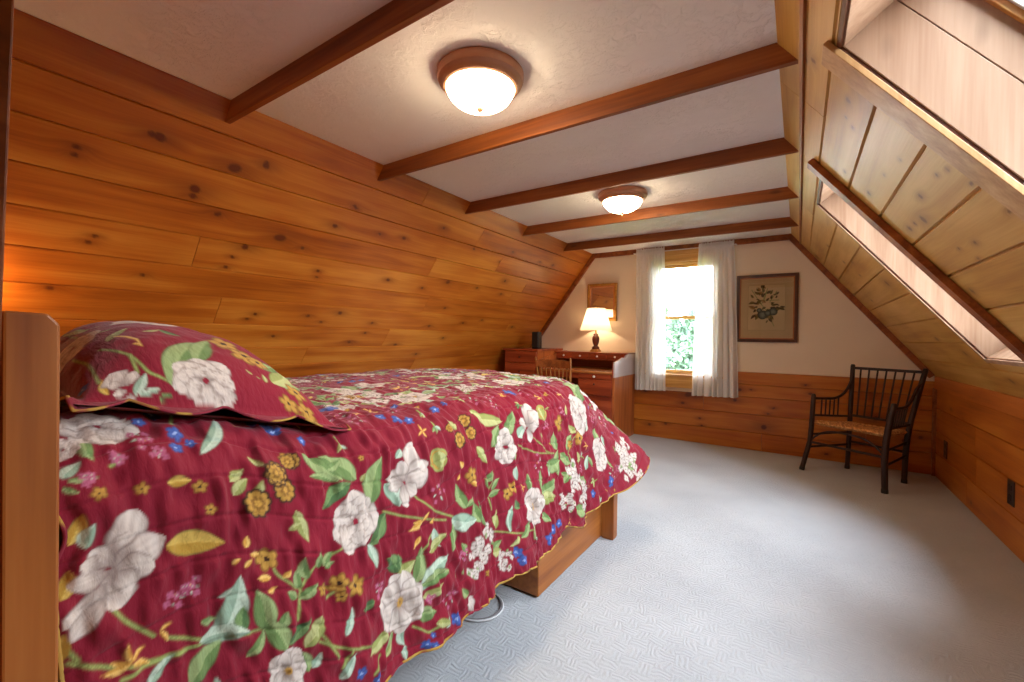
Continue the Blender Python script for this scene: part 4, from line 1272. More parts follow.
                disc(x, y, r, 5, GOLD, BROWN, .45, h, .22, GOLD_D)
            elif k == 'A':
                disc(x, y, r * 1.08, 9, BROWN, BROWN, .14, h, .1)
                disc(x, y, r * .90, 9, GOLD, GOLD, .2, h, .5)
                disc(x, y, r * .55, 7, GOLD_D, BROWN, .4, h, .3)
                disc(x, y, r * .25, 5, GOLD * 1.2, GOLD, .2, h, .3)
            elif k == 'B':
                disc(x, y, r, 5, BLUE, BLUE_L, .4, h, .25, BLUE * .6)
            elif k == 'Y':
                disc(x, y, r, 5, GOLD * .95, GOLD_D, .12, h, .12, LEAFC[2][0])
                leaf(x - r * .7, y, x + r * .8, y, .4, 2)
            elif k == 'V':          # fine mauve sprig
                for j in range(9):
                    a = h + j * 2.4
                    b = r * (.25 + .75 * ((j * .37) % 1))
                    leaf(x + b * .5 * math.cos(a), y + b * .5 * math.sin(a), x + b * math.cos(a), y + b * math.sin(a), .22, 5 if j % 3 == 0 else 1) if j % 2 else disc(x + b * math.cos(a), y + b * math.sin(a), .0065, 4, MAUVE, W_MID, .4, a, .2)
    return col


def fillers(ms, n=150, seed=4):
    """small sprigs in the empty ground between the large motifs"""
    rg = random.Random(seed)
    occ = []
    for m in ms:
        if m[0] == 'S':
            for (a, b), (c, d) in zip(m[1][:-1], m[1][1:]):
                occ += [(a + (c - a) * k / 4, b + (d - b) * k / 4, .012) for k in range(5)]
        elif m[0] == 'L':
            L = math.hypot(m[3] - m[1], m[4] - m[2])
            occ += [(m[1] + (m[3] - m[1]) * k / 3, m[2] + (m[4] - m[2]) * k / 3, L * m[5] * .7 + .006) for k in range(4)]
        else:
            occ.append((m[1], m[2], m[3]))
    out = []
    for _ in range(4000):
        if len(out) > n:
            break
        x, y = rg.uniform(-1.08, -.38), rg.uniform(.18, 2.55)
        d = min(math.hypot(a - x, b - y) - r for a, b, r in occ)
        if d < .022:
            continue
        a = rg.uniform(0, 6.28)
        k = rg.random()
        r = min(.034, d * .9)
        if k < .34:
            for j in range(3):
                t = a + (j - 1) * .75
                out.append(('L', x, y, x + r * math.cos(t), y + r * math.sin(t), .26, rg.choice([0, 1, 2, 3])))
            out.append(('S', [(x - r * .8 * math.cos(a), y - r * .8 * math.sin(a)), (x, y)]))
        elif k < .62:
            out.append(('V', x, y, r))
        elif k < .80:
            for j in range(4):
                t = a + j * 1.4
                out.append(('L', x, y, x + r * .8 * math.cos(t), y + r * .8 * math.sin(t), .18, 5))
        else:
            out.append(('B' if k < .88 else 'G', x, y, r * .4))
        occ.append((x, y, r))
    return out


def repeats(ms):
    """the cloth's repeat: the same cluster of motifs again further over the bed"""
    out = []
    for dp, dq in ((-2.04, .30), (-1.36, -.02), (-.68, .34), (-2.04, -1.55), (-1.36, -1.87), (-.68, -1.51), (-1.36, 1.7), (-.68, 1.6)):
        for m in ms:
            if m[0] == 'S':
                c = [(a + dp, b + dq) for a, b in m[1]]
                if all(a < -1.09 and a > -2.6 and -.3 < b < 3.2 for a, b in c):
                    out.append(('S', c))
            elif -2.7 < m[1] + dp < -1.09 and -.3 < m[2] + dq < 3.2:
                out.append((m[0], m[1] + dp, m[2] + dq) + ((m[3] + dp, m[4] + dq) + tuple(m[5:]) if m[0] == 'L' else tuple(m[3:])))
    return out


#@@SECTION soft
BIND_R = .0036
pt = quilt_patches()
V, F, Q2, off = [], [], [], 0
for P, UVc in pt:
    V.append(P.reshape(-1, 3))
    Q2.append(UVc.reshape(-1, 2))
    F.append(grid_quads(P.shape[0], P.shape[1], off)[:, ::-1])
    off += P.shape[0] * P.shape[1]
V, Q2, F = np.concatenate(V), np.concatenate(Q2), np.concatenate(F)
MALL = MOTIFS + fillers(MOTIFS)
qc = paint(Q2, repeats(MALL) + MALL, RED)
qt = empty('quilt', (-1.63, 1.2, .86), 0, 'burgundy quilt printed with large white flowers, spread over the bed', 'quilt')
org = np.array([-1.63, 1.2, .86])
np_mesh('quilt_cover', V - org, F, M['quilt'], qt, attrs={'print': qc}, uv=Q2)
# narrow gold binding along the scalloped hem
mb = MB()
line = []
for P, _ in pt:
    line += [tuple(x - org) for x in P[::5, -1]]
mb.tube(line, BIND_R, 6)
mb.build('hem_binding', M['gold_binding'], qt, 60)
mb = MB()
mb.tube([tuple(x - org + np.array([0, -.001, 0])) for x in pt[0][0][0][::3]], BIND_R * .8, 6)
mb.build('hem_binding', M['gold_binding'], qt, 60)

P, UVc = pillow_patch()
porg = np.array([PC[0], PC[1], .9])
pl = empty('pillow', tuple(porg), 0, 'plump pillow in a matching burgundy floral sham, against the headboard', 'pillow')
np_mesh('pillow_top', P.reshape(-1, 3) - porg, grid_quads(*P.shape[:2]), M['quilt'], pl, attrs={'print': paint(UVc.reshape(-1, 2), PMOTIFS, RED)}, uv=UVc.reshape(-1, 2) + 7)
Pb = P[::4, ::4].copy()
nb = Pb.shape
ea = np.linspace(-1, 1, nb[0])[:, None]
eb = np.linspace(-1, 1, nb[1])[None, :]
Pb[..., 2] = (1.010 - .245 * np.clip(Pb[..., 1] - .17, 0, 1)) - .004 - .02 * np.maximum(0, (1 - ea ** 4) * (1 - eb ** 4))
np_mesh('pillow_underside', Pb.reshape(-1, 3) - porg, grid_quads(nb[0], nb[1])[:, ::-1], M['quilt'], pl, attrs={'print': np.tile(RED, (nb[0] * nb[1], 1))}, uv=np.zeros((nb[0] * nb[1], 2)))
mb = MB()
loop = [P[i, 0] for i in range(0, P.shape[0], 3)] + [P[-1, j] for j in range(0, P.shape[1], 3)] + [P[i, -1] for i in range(P.shape[0] - 1, -1, -3)] + [P[0, j] for j in range(P.shape[1] - 1, -1, -3)]
mb.tube([tuple(x - porg) for x in loop], .0028, 6)
mb.build('binding', M['gold_binding'], pl, 60)
#@@SECTION desk
# --- chest of drawers left of the desk
DX0, DX1, DY0, DY1, DZ = -3.020, -2.555, 4.385, 5.025, .985
t = Thing('chest_of_drawers', ((DX0 + DX1) / 2, (DY0 + DY1) / 2, 0), 'reddish wood chest of drawers in the far left corner, left of the desk', 'chest of drawers')
mb = MB()
mb.box((DX0, DY0 + .012, .03), (DX1, DY1, DZ - .02), .003)
mb.box((DX0 + .03, DY0 + .04, 0), (DX1 - .03, DY1 - .02, .035))
t.part(mb, 'body', M['desk_side'])
mb = MB()
mb.box((DX0 - .012, DY0 - .018, DZ - .022), (DX1 + .012, DY1 + .005, DZ), .004)
t.part(mb, 'top', M['desk'])
for z0, z1 in ((.822, .955), (.625, .812), (.40, .615), (.06, .39)):
    mb = MB()
    mb.box((DX0 + .012, DY0 - .008, z0), (DX1 - .012, DY0 + .02, z1), .004)
    d = t.part(mb, 'drawer', M['desk'])
    mb = MB()
    xm = (DX0 + DX1) / 2
    mb.lathe([(.006, 0), (.005, .010), (.011, .016), (.011, .022), (.004, .026)], n=14)
    mb.build('knob', M['wood_knob'], d, 40, Matrix.Translation(Vector((xm, DY0 - .006, (z0 + z1) / 2 - .004)) + t.x.translation) @ Matrix.Rotation(math.radians(90), 4, 'X'))

# --- small dark speaker on the chest
t = Thing('speaker', (-2.655, 4.56, DZ), 'small black upright speaker standing on the chest of drawers', 'speaker')
mb = MB()
mb.box((-2.722, 4.53, DZ), (-2.625, 4.62, DZ + .205), .012, 3)
t.part(mb, 'body', M['black'], 40)
mb = MB()
mb.box((-2.713, 4.524, DZ + .015), (-2.634, 4.532, DZ + .19), .003)
t.part(mb, 'grille', M['black'])

# --- desk
EX0, EX1, EY0, EY1 = -2.50, -1.600, 4.350, 5.030
HY = 4.725                       # front of the little drawers
t = Thing('desk', ((EX0 + EX1) / 2, (EY0 + EY1) / 2, 0), 'red brown writing desk under the mirror, with a row of small drawers at the back', 'desk')
desk_e = t
mb = MB()
mb.box((EX1 - .024, EY0 + .01, 0), (EX1, EY1, .715), .003)
t.part(mb, 'side_panel', M['desk_side'])
mb = MB()
mb.box((EX0, EY0 + .01, 0), (EX0 + .024, EY1, .735), .003)
t.part(mb, 'side_panel', M['desk_side'])
mb = MB()
mb.box((EX0, EY0 - .004, .742), (EX1 - .006, EY1, .766), .004)
t.part(mb, 'worktop', M['desk_top'])
mauve = plain('grey mauve gallery board', srgb(178, 160, 156), .28, noise=.04, scale=8)  # flat grey mauve, paler than the rest of the desk
mb = MB()
gp = [(EY0 - .006, .712), (EY1, .712), (EY1, .962), (4.80, .960), (4.74, .948), (4.69, .918), (4.655, .900), (4.635, .905), (4.60, .915), (4.56, .905), (4.50, .893), (4.42, .880), (EY0 - .006, .872)]
mb.prism(gp, 'x', EX1 - .012, EX1 + .004, .0015)
t.part(mb, 'gallery_side', mauve)
mb = MB()
mb.prism([(a, b) for a, b in gp], 'x', EX1 - .022, EX1 - .012, .001)
t.part(mb, 'gallery_lining', M['desk'])
mb = MB()
mb.prism(gp, 'x', EX0 + .0, EX0 + .02, .0015)
t.part(mb, 'gallery_side', M['desk_side'])
mb = MB()
mb.box((EX0 + .02, EY1 - .02, .764), (EX1 - .02, EY1, .946), .001)
t.part(mb, 'back_panel', M['desk'])
mb = MB()
mb.box((EX0 - .002, HY - .012, .944), (EX1 + .004, EY1 + .002, .958), .003)
t.part(mb, 'shelf_top', M['desk'])
mb = MB()
mb.box((EX0 + .02, HY + .01, .868), (EX1 - .022, EY1 - .02, .876), .001)
for i in range(5):
    xx = EX0 + .02 + i * (EX1 - EX0 - .042) / 4
    mb.box((xx - .004, HY + .004, .872), (xx + .004, EY1 - .02, .946))
t.part(mb, 'drawer_case', M['desk'])
w4 = (EX1 - EX0 - .042) / 4
for i in range(4):
    x0 = EX0 + .02 + i * w4
    mb = MB()
    mb.box((x0 + .005, HY, .878), (x0 + w4 - .005, HY + .02, .942), .002)
    d = t.part(mb, 'small_drawer', M['desk'])
    mb = MB()
    mb.lathe([(.005, 0), (.005, .008), (.0115, .014), (.012, .020), (.007, .026), (.002, .027)], n=14)
    mb.build('knob', M['brass_knob'], d, 40, Matrix.Translation(Vector((x0 + w4 / 2, HY, .912)) + t.x.translation) @ Matrix.Rotation(math.radians(90), 4, 'X'))
# right pedestal
PX0 = -2.02
mb = MB()
mb.box((PX0, EY0 + .012, .04), (EX1 - .024, EY1 - .03, .742), .002)
mb.box((PX0 + .02, EY0 + .03, 0), (EX1 - .03, EY1 - .05, .05))
t.part(mb, 'pedestal', M['desk'])
mb = MB()
mb.box((EX0 + .024, EY0 + .012, .682), (PX0, EY0 + .03, .742), .002)
t.part(mb, 'apron', M['desk'])
for z0, z1 in ((.688, .736), (.512, .678), (.29, .502), (.07, .28)):
    mb = MB()
    mb.box((PX0 + .012, EY0, z0), (EX1 - .032, EY0 + .02, z1), .003)
    d = t.part(mb, 'drawer', M['desk'])
    mb = MB()
    k = 1.15 if z0 > .65 else .7
    mb.lathe([(.006 * k, 0), (.006 * k, .008), (.013 * k, .014), (.013 * k, .020), (.003, .026)], n=14)
    zc = (z0 + z1) / 2 if z0 > .65 else z0 + (z1 - z0) * .72
    mb.build('knob', M['brass_knob'] if z0 > .65 else M['wood_knob'], d, 40, Matrix.Translation(Vector(((PX0 + EX1 - .02) / 2, EY0, zc)) + t.x.translation) @ Matrix.Rotation(math.radians(90), 4, 'X'))

# --- table lamp
LX, LY, LZ = -2.035, 4.885, .9585
t = Thing('table_lamp', (LX, LY, LZ), 'lit table lamp with a pale pleated shade on the back of the desk', 'lamp')
mb = MB()
mb.box((LX - .052, LY - .052, LZ), (LX + .052, LY + .052, LZ + .022), .004)
mb.box((LX - .044, LY - .044, LZ + .022), (LX + .044, LY + .044, LZ + .034), .004)
t.part(mb, 'foot', M['casing'])
mb = MB()
mb.lathe([(.044, .034), (.046, .046), (.042, .060), (.026, .070), (.024, .080), (.030, .090), (.040, .120), (.044, .150), (.042, .175), (.034, .192), (.026, .198), (.030, .204), (.030, .212), (.018, .220), (.012, .224)], (LX, LY, LZ), 28)
t.part(mb, 'body', M['lamp_wood'], 50)
mb = MB()
mb.lathe([(.010, .222), (.010, .262), (.014, .266), (.014, .300), (.006, .304)], (LX, LY, LZ), 14)
t.part(mb, 'socket', M['brass'], 50)
mb = MB()
for s in (-1, 1):
    mb.tube([(LX + s * .012, LY, LZ + .262), (LX + s * .05, LY, LZ + .33), (LX + s * .05, LY, LZ + .42), (LX + s * .02, LY, LZ + .50), (LX, LY, LZ + .515)], .002, 6)
t.part(mb, 'harp', M['brass'], 60)
# pleated shade, open top and bottom
nn, rr = 144, []
sv = []
zz = [0.258, .262, .36, .46, .520, .524]
for i, z in enumerate(zz):
    f = (z - .258) / .266
    r = .183 * (1 - f) + .106 * f + .006 * (1 - f) ** 3
    for k in range(nn):
        a = 2 * math.pi * k / nn
        q = r + (.0016 if k % 2 else -.0016) * (1 if 0 < i < 5 else 0)
        sv.append((q * math.cos(a), q * math.sin(a), z))
sq = [[i * nn + k, i * nn + (k + 1) % nn, (i + 1) * nn + (k + 1) % nn, (i + 1) * nn + k] for i in range(5) for k in range(nn)]
sh = np_mesh('lamp_shade', np.array(sv), sq, M['shade'], t.e)
mb = MB()
mb.lathe([(.003, .515), (.003, .524), (.008, .528), (.010, .536), (.006, .544), (.002, .548)], (LX, LY, LZ), 12)
t.part(mb, 'finial', M['brass'], 50)
mb = MB()
mb.tube([(LX + .106 * math.cos(a), LY + .106 * math.sin(a), LZ + .522) for a in [2 * math.pi * k / 3 for k in range(1)]] + [(LX, LY, LZ + .517)], .0015, 5)
mb.tube([(LX + .106 * math.cos(2.1), LY + .106 * math.sin(2.1), LZ + .522), (LX, LY, LZ + .517)], .0015, 5)
mb.tube([(LX + .106 * math.cos(4.2), LY + .106 * math.sin(4.2), LZ + .522), (LX, LY, LZ + .517)], .0015, 5)
t.part(mb, 'spider', M['brass'])


def frame_bm(mb, x0, x1, z0, z1, w, y0, y1, bev=.004):
    """mitred picture frame on the end wall"""
    for poly in ([(x0, z0), (x1, z0), (x1 - w, z0 + w), (x0 + w, z0 + w)], [(x1, z0), (x1, z1), (x1 - w, z1 - w), (x1 - w, z0 + w)],
                 [(x1, z1), (x0, z1), (x0 + w, z1 - w), (x1 - w, z1 - w)], [(x0, z1), (x0, z0), (x0 + w, z0 + w), (x0 + w, z1 - w)]):
        mb.prism(poly, 'y', y0, y1, bev)
    return mb


# --- mirror over the desk
t = Thing('wall_mirror', (-2.02, YE, 1.56), 'small gilt framed mirror on the end wall above the desk lamp', 'mirror')
mb = MB()
frame_bm(mb, -2.215, -1.835, 1.335, 1.795, .026, YE - .038, YE + .001, .005)
t.part(mb, 'outer_frame', M['gilt'])
mb = MB()
frame_bm(mb, -2.192, -1.858, 1.358, 1.772, .022, YE - .028, YE - .002, .004)
t.part(mb, 'inner_frame', M['frame_inner'])
mb = MB()
mb.box((-2.172, YE - .016, 1.378), (-1.878, YE - .008, 1.752))
t.part(mb, 'mirror_glass', M['mirror'])
mb = MB()
mb.tube([(-2.02, YE - .012, 1.795), (-2.02, YE - .014, 1.806)], .006, 8)
t.part(mb, 'hanger', M['brass'])

# --- botanical print between the window and the right slope
GX0, GX1, GZ0, GZ1 = -.548, -.012, 1.108, 1.790
t = Thing('framed_print', ((GX0 + GX1) / 2, YE, (GZ0 + GZ1) / 2), 'framed botanical print on the end wall right of the window', 'picture')
mb = MB()
frame_bm(mb, GX0, GX1, GZ0, GZ1, .030, YE - .030, YE + .001, .004)
t.part(mb, 'frame', M['frame_dark'])
mb = MB()
frame_bm(mb, GX0 + .028, GX1 - .028, GZ0 + .028, GZ1 - .028, .013, YE - .022, YE - .002, .003)
t.part(mb, 'frame_lip', M['frame_inner'])
mb = MB()
mb.box((GX0 + .035, YE - .012, GZ0 + .035), (GX1 - .035, YE - .004, GZ1 - .035))
t.part(mb, 'mat_board', plain('tan mat board', srgb(206, 176, 132), .9, noise=.03, scale=10))
mb = MB()
frame_bm(mb, GX0 + .105, GX1 - .105, GZ0 + .120, GZ1 - .105, .0022, YE - .0128, YE - .0118, 0)
t.part(mb, 'plate_line', plain('faint plate line', srgb(176, 146, 104), .9))
sx0, sx1, sz0, sz1 = GX0 + .108, GX1 - .108, GZ0 + .123, GZ1 - .108
r_ = random.Random(5)
gm = []
for (ax, az, bx, bz) in ((-.14, .17, -.06, .03), (-.06, .03, .0, -.05), (0, -.05, .06, -.20), (-.06, .06, .10, .06), (-.01, .15, -.05, .02), (.0, -.03, .13, -.03), (-.03, .05, .0, .18), (.02, .04, .08, .15), (-.08, -.02, -.05, -.13)):
    gm.append(('S', [(ax, az), (bx, bz)]))
for i in range(60):
    a = r_.uniform(0, 6.28)
    rr_ = r_.uniform(.02, 1) ** .6
    x, z = -.01 + .125 * rr_ * math.cos(a), .02 + .165 * rr_ * math.sin(a)
    if (x < -.03 and z < -.11) or (x > .05 and -.12 < z < -.06):
        continue
    d_ = a + r_.uniform(-.9, .9)
    ln = r_.uniform(.03, .065)
    gm.append(('L', x, z, x + ln * math.cos(d_), z + ln * math.sin(d_), r_.uniform(.2, .36), r_.choice([6, 6, 7, 8])))
for x, z, r in ((.05, -.055, .040), (-.04, -.085, .046), (-.07, -.04, .024), (.005, -.07, .030)):
    gm.append(('F', x, z, r))
gu, gv = np.meshgrid(np.linspace(sx0, sx1, 150), np.linspace(sz0, sz1, 200), indexing='ij')
guv = np.stack([gu - (GX0 + GX1) / 2 - .008, gv - (GZ0 + GZ1) / 2 - .02], -1).reshape(-1, 2)
AA = .0022
gcol = paint(guv, gm, np.array(srgb(214, 186, 140)[:3]))
gV = np.stack([gu, np.full_like(gu, YE - .0124), gv], -1).reshape(-1, 3) - np.array([(GX0 + GX1) / 2, YE, (GZ0 + GZ1) / 2])
m_, nt_, p_, o_ = new_mat('botanical print on paper')
nt_.links.new(N(nt_, 'ShaderNodeAttribute', attribute_name='print').outputs['Color'], p_.inputs['Base Color'])
p_.inputs['Roughness'].default_value = .9
np_mesh('print_sheet', gV, grid_quads(150, 200), m_, t.e, attrs={'print': gcol})
mb = MB()
mb.box((GX0 + .038, YE - .0195, GZ0 + .038), (GX1 - .038, YE - .0175, GZ1 - .038))
t.part(mb, 'glazing', M['glass'])
#@@SECTION chairs
# --- spindle-back chair at the desk (only its back shows above the bed)
t = Thing('desk_chair', (-2.12, 3.93, 0), 'honey maple spindle-back side chair drawn up to the desk', 'chair')
CY = 3.93
for s, xt, xb in ((1, -1.886, -1.930), (-1, -2.285, -2.260)):
    mb = MB()
    mb.tube([(xb, CY + .035, .44), (xb + (xt - xb) * .5, CY + .01, .68), (xt, CY - .035, .905), (xt, CY - .037, .918)], [.013, .012, .0105, .008], 12)
    t.part(mb, 'back_post', M['maple'], 50)
mb = MB()
cr = []
for k in range(13):
    u = k / 12
    x = -2.285 + u * (2.285 - 1.886)
    bow = .028 * (1 - (2 * u - 1) ** 2)
    cr.append((x, CY - .024 + bow, bow))
A = []
tb = bmesh.new()
rows = []
for x, y, b in cr:
    top = .886 + .35 * b
    rows.append([tb.verts.new(p) for p in ((x, y - .008, .815), (x, y + .006, .815), (x, y - .006, top), (x, y - .018, top))])
for i in range(12):
    for k in range(4):
        tb.faces.new((rows[i][k], rows[i][(k + 1) % 4], rows[i + 1][(k + 1) % 4], rows[i + 1][k]))
tb.faces.new(rows[0]); tb.faces.new(rows[-1][::-1])
bmesh.ops.recalc_face_normals(tb, faces=tb.faces[:])
mb._add(tb)
t.part(mb, 'crest_rail', M['trim'])
for k in range(1, 8):
    u = k / 8
    x = -2.285 + u * .399
    bow = .028 * (1 - (2 * u - 1) ** 2)
    xs = -2.260 + u * .33
    mb = MB()
    mb.tube([(xs, CY + .03 + bow, .44), ((xs + x) / 2, CY + .006 + bow, .64), (x, CY - .022 + bow, .83)], [.0075, .0085, .006], 8)
    t.part(mb, 'spindle', M['maple'], 50)
mb = MB()
mb.prism([(-2.32, CY + .05), (-2.335, CY + .30), (-2.29, CY + .40), (-1.94, CY + .40), (-1.895, CY + .30), (-1.91, CY + .05), (-2.0, CY + .0), (-2.23, CY + .0)], 'z', .415, .45, .010)
t.part(mb, 'seat', M['maple'])
for x, y, fx, fy in ((-2.28, CY + .07, -2.33, CY - .02), (-1.95, CY + .07, -1.90, CY - .02), (-2.28, CY + .35, -2.32, CY + .40), (-1.95, CY + .35, -1.91, CY + .40)):
    mb = MB()
    mb.tube([(fx, fy, 0), ((fx * .6 + x * .4), (fy * .6 + y * .4), .17), ((fx * .4 + x * .6), (fy * .4 + y * .6), .26), (x, y, .42)], [.010, .015, .017, .013], 10)
    t.part(mb, 'leg', M['maple'], 50)
mb = MB()
mb.tube([(-2.305, CY + .02, .17), (-2.305, CY + .38, .17)], .009, 8)
mb.tube([(-1.925, CY + .02, .17), (-1.925, CY + .38, .17)], .009, 8)
mb.tube([(-2.305, CY + .20, .17), (-1.925, CY + .20, .17)], .009, 8)
t.part(mb, 'stretcher', M['maple'], 50)

# --- hickory pole armchair by the right knee wall
FLp = [Vector(p) for p in ((.037, 4.545, 0), (.098, 4.60, .27), (.106, 4.62, .43), (.115, 4.632, .662))]
FRp = [Vector(p) for p in ((.550, 4.214, 0), (.545, 4.215, .25), (.556, 4.228, .43), (.598, 4.252, .668))]
RLp = [Vector(p) for p in ((.374, 4.839, 0), (.380, 4.815, .25), (.384, 4.81, .43), (.402, 4.862, .925))]
RRp = [Vector(p) for p in ((.719, 4.616, 0), (.722, 4.60, .25), (.735, 4.60, .43), (.846, 4.700, .918))]


def at(path, z):
    for a, b in zip(path[:-1], path[1:]):
        if a.z <= z <= b.z:
            return a.lerp(b, (z - a.z) / (b.z - a.z))
    return path[-1].copy()


t = Thing('armchair', (.42, 4.55, 0), 'dark pole armchair with a woven rush seat in the far right corner', 'chair')
for nm, pth, r in (('front_leg', FLp, .019), ('front_leg', FRp, .021), ('back_post', RLp, .018), ('back_post', RRp, .019)):
    mb = MB()
    pp = [pth[0]] + [at(pth, z) for z in (.02, .10, .25, .38, .5, pth[-1].z * .85)] + [pth[-1] - Vector((0, 0, .012)), pth[-1]]
    mb.tube(pp, [r * .9, r * .95, r, r * 1.03, r * 1.05, r, r * .97, r * .92, r * .6], 14)
    o = t.part(mb, nm, M['bark'], 50)
    mb = MB()
    mb.tube([pth[0] + Vector((0, 0, .0)), pth[0].lerp(at(pth, .10), .3)], [r * 1.08, r * 1.05], 14)
    t.part(mb, 'foot_cap', M['black'], 50, parent=o)
# rush seat, dished a little, rounded over the rails
cs = [at(FLp, .43) + Vector((.0, .0, -.015)), at(FRp, .43), at(RRp, .43) + Vector((0, 0, -.02)), at(RLp, .43) + Vector((0, 0, -.025))]
sv, nu, nv = [], 26, 22
prof = [-1.0, -.98, -.9]
top, bot = [], []
for i in range(nu):
    for j in range(nv):
        u, v = i / (nu - 1), j / (nv - 1)
        p = cs[0].lerp(cs[1], u).lerp(cs[3].lerp(cs[2], u), v)
        e = min(u, 1 - u, v, 1 - v)
        rd = .022 * (1 - max(0, 1 - e / .09) ** 2) ** .5
        dish = -.018 * math.sin(math.pi * u) * math.sin(math.pi * v)
        rib = .0025 * math.sin(u * 95)
        top.append((p.x, p.y, p.z + rd + dish + rib * (1 if e > 0 else 0)))
        bot.append((p.x, p.y, p.z - rd))
vv = np.array(top + bot) - np.array([.42, 4.55, 0])
np_mesh('seat', vv, np.concatenate([grid_quads(nu, nv), grid_quads(nu, nv, nu * nv)[:, ::-1]]), M['rush'], t.e)


def rail(nm, a, b, r, mid=None, n=10):
    mb = MB()
    pts = [a, b] if mid is None else [a] + mid + [b]
    mb.tube(pts, r, n)
    return t.part(mb, nm, M['bark'], 60)


rail('top_rail', at(RLp, .893), at(RRp, .888), .0115)
rail('lower_rail', at(RLp, .480), at(RRp, .478), .0105)
for k in range(1, 8):
    u = k / 8
    rail('back_spindle', at(RLp, .480).lerp(at(RRp, .478), u), at(RLp, .893).lerp(at(RRp, .888), u), .0065, n=8)
for F_, R_, nm in ((FLp, RLp, 'left'), (FRp, RRp, 'right')):
    a, b = at(F_, .622), at(R_, .80)
    c = at(R_, .62)
    pts = []
    for k in range(1, 13):
        u = k / 13
        p = a.lerp(c, u)
        z = .622 + (.0 if u < .5 else .178 * ((u - .5) / .5) ** 2.0)
        q = p.lerp(at(R_, z), max(0, (u - .6) / .4) * .5)
        pts.append(Vector((q.x, q.y, z)))
    rail('arm', a, b, .011, pts)
    lo = (at(F_, .475), at(R_, .470))
    rail('arm_rail', lo[0], lo[1], .009)
    for k in range(1, 6):
        u = .12 + k * .11
        p = lo[0].lerp(lo[1], u)
        q = a.lerp(c, u)
        zz_ = .622 + (0 if u < .5 else .178 * ((u - .5) / .5) ** 2)
        rail('arm_spindle', p, Vector((q.x, q.y, zz_)), .006, n=8)
    rail('side_stretcher', at(F_, .31), at(R_, .33), .009)
    rail('side_stretcher', at(F_, .20), at(R_, .22), .009)
rail('front_stretcher', at(FLp, .245), at(FRp, .265), .010)
rail('back_stretcher', at(RLp, .25), at(RRp, .25), .010)
pts = []
for k in range(1, 16):
    u = k / 16
    p = at(FLp, .30).lerp(at(FRp, .30), u)
    arch = (1 - abs(2 * u - 1) ** 3.2)
    pts.append(Vector((p.x, p.y, .255 + .012 * u + .115 * arch)))
rail('bent_branch', at(FLp, .25), at(FRp, .27), .0085, pts)
#@@SECTION curtains
# --- sheer curtains on a thin rod
t = Thing('curtain_rod', (-1.07, YE - .075, 2.105), 'thin white curtain rod across the head of the window', 'curtain rod')
mb = MB()
mb.tube([(-1.625, YE - .075, 2.112), (-.555, YE - .075, 2.112)], .006, 10)
t.part(mb, 'rod', M['white_vinyl'], 60)
for x in (-1.622, -.558):
    mb = MB()
    mb.tube([(x, YE - .075, 2.112), (x, YE + .0, 2.112)], .005, 8)
    t.part(mb, 'bracket', M['white_vinyl'], 60)


def curtain(name, xt0, xt1, xb0, xb1, zb0, zb1, label, seed, pleats):
    r = np.random.RandomState(seed)
    n, m = 200, 84
    u = np.linspace(0, 1, n)
    zt = 2.158
    ph = r.uniform(0, 6.28, 6)
    rows, uvs = [], []
    vs = np.concatenate([np.linspace(0, .05, 14), np.linspace(.05, 1, m - 13)[1:]])
    warp = u + .035 * np.sin(2 * math.pi * u * 1.7 + ph[0]) / 1.7 + .02 * np.sin(2 * math.pi * u * 3.1 + ph[1]) / 3.1
    for v in vs:
        k = min(1, max(0, (v - .03) / .97)) ** .75
        x = (xt0 + (xt1 - xt0) * u) * (1 - k) + (xb0 + (xb1 - xb0) * u) * k
        z = zt + ((zb0 + (zb1 - zb0) * u) - zt) * v
        amp = .012 + .030 * k
        y = amp * np.sin(2 * math.pi * pleats * warp + ph[2]) + .010 * k * np.sin(2 * math.pi * pleats * 2.3 * warp + ph[3])
        x = x + .010 * k * np.sin(2 * math.pi * pleats * warp + ph[2] + 1.2)
        if v < .055:
            fine = np.sin(2 * math.pi * pleats * 3.2 * warp + ph[4])
            hd = 1 if v < .02 else .5
            y = y * .4 + .010 * hd * fine
            z = z + (.008 * np.sin(2 * math.pi * pleats * 2.1 * warp + ph[5]) if v < .02 else 0)
            if .018 < v < .042:
                y = .011 * np.sign(1) * -1 + .003 * fine
        rows.append(np.stack([x, YE - .075 + y, z * np.ones(n)], -1))
        uvs.append(np.stack([u * 1.0, v * np.ones(n) * 1.6], -1))
    P = np.array(rows)
    org = np.array([(xt0 + xt1) / 2, YE - .075, (zt + zb0) / 2])
    e = empty(name, tuple(org), 0, label, 'curtain', 'sheer curtains at the window')
    np_mesh('panel', P.reshape(-1, 3) - org, grid_quads(P.shape[0], P.shape[1]), M['sheer'], e, uv=np.array(uvs).reshape(-1, 2))
    # doubled hem
    hr = [i for i, v in enumerate(vs) if v > .945]
    Hh = P[hr].copy()
    Hh[..., 1] -= .0025
    np_mesh('hem', Hh.reshape(-1, 3) - org, grid_quads(len(hr), n), M['sheer'], e, uv=np.array(uvs)[hr].reshape(-1, 2))
    return e


curtain('curtain', -1.590, -1.270, -1.580, -1.228, .536, .548, 'sheer white curtain on the left side of the window, beside the desk', 4, 7)
curtain('curtain', -.915, -.575, -.952, -.512, .520, .532, 'sheer white curtain on the right side of the window, beside the framed print', 9, 7)
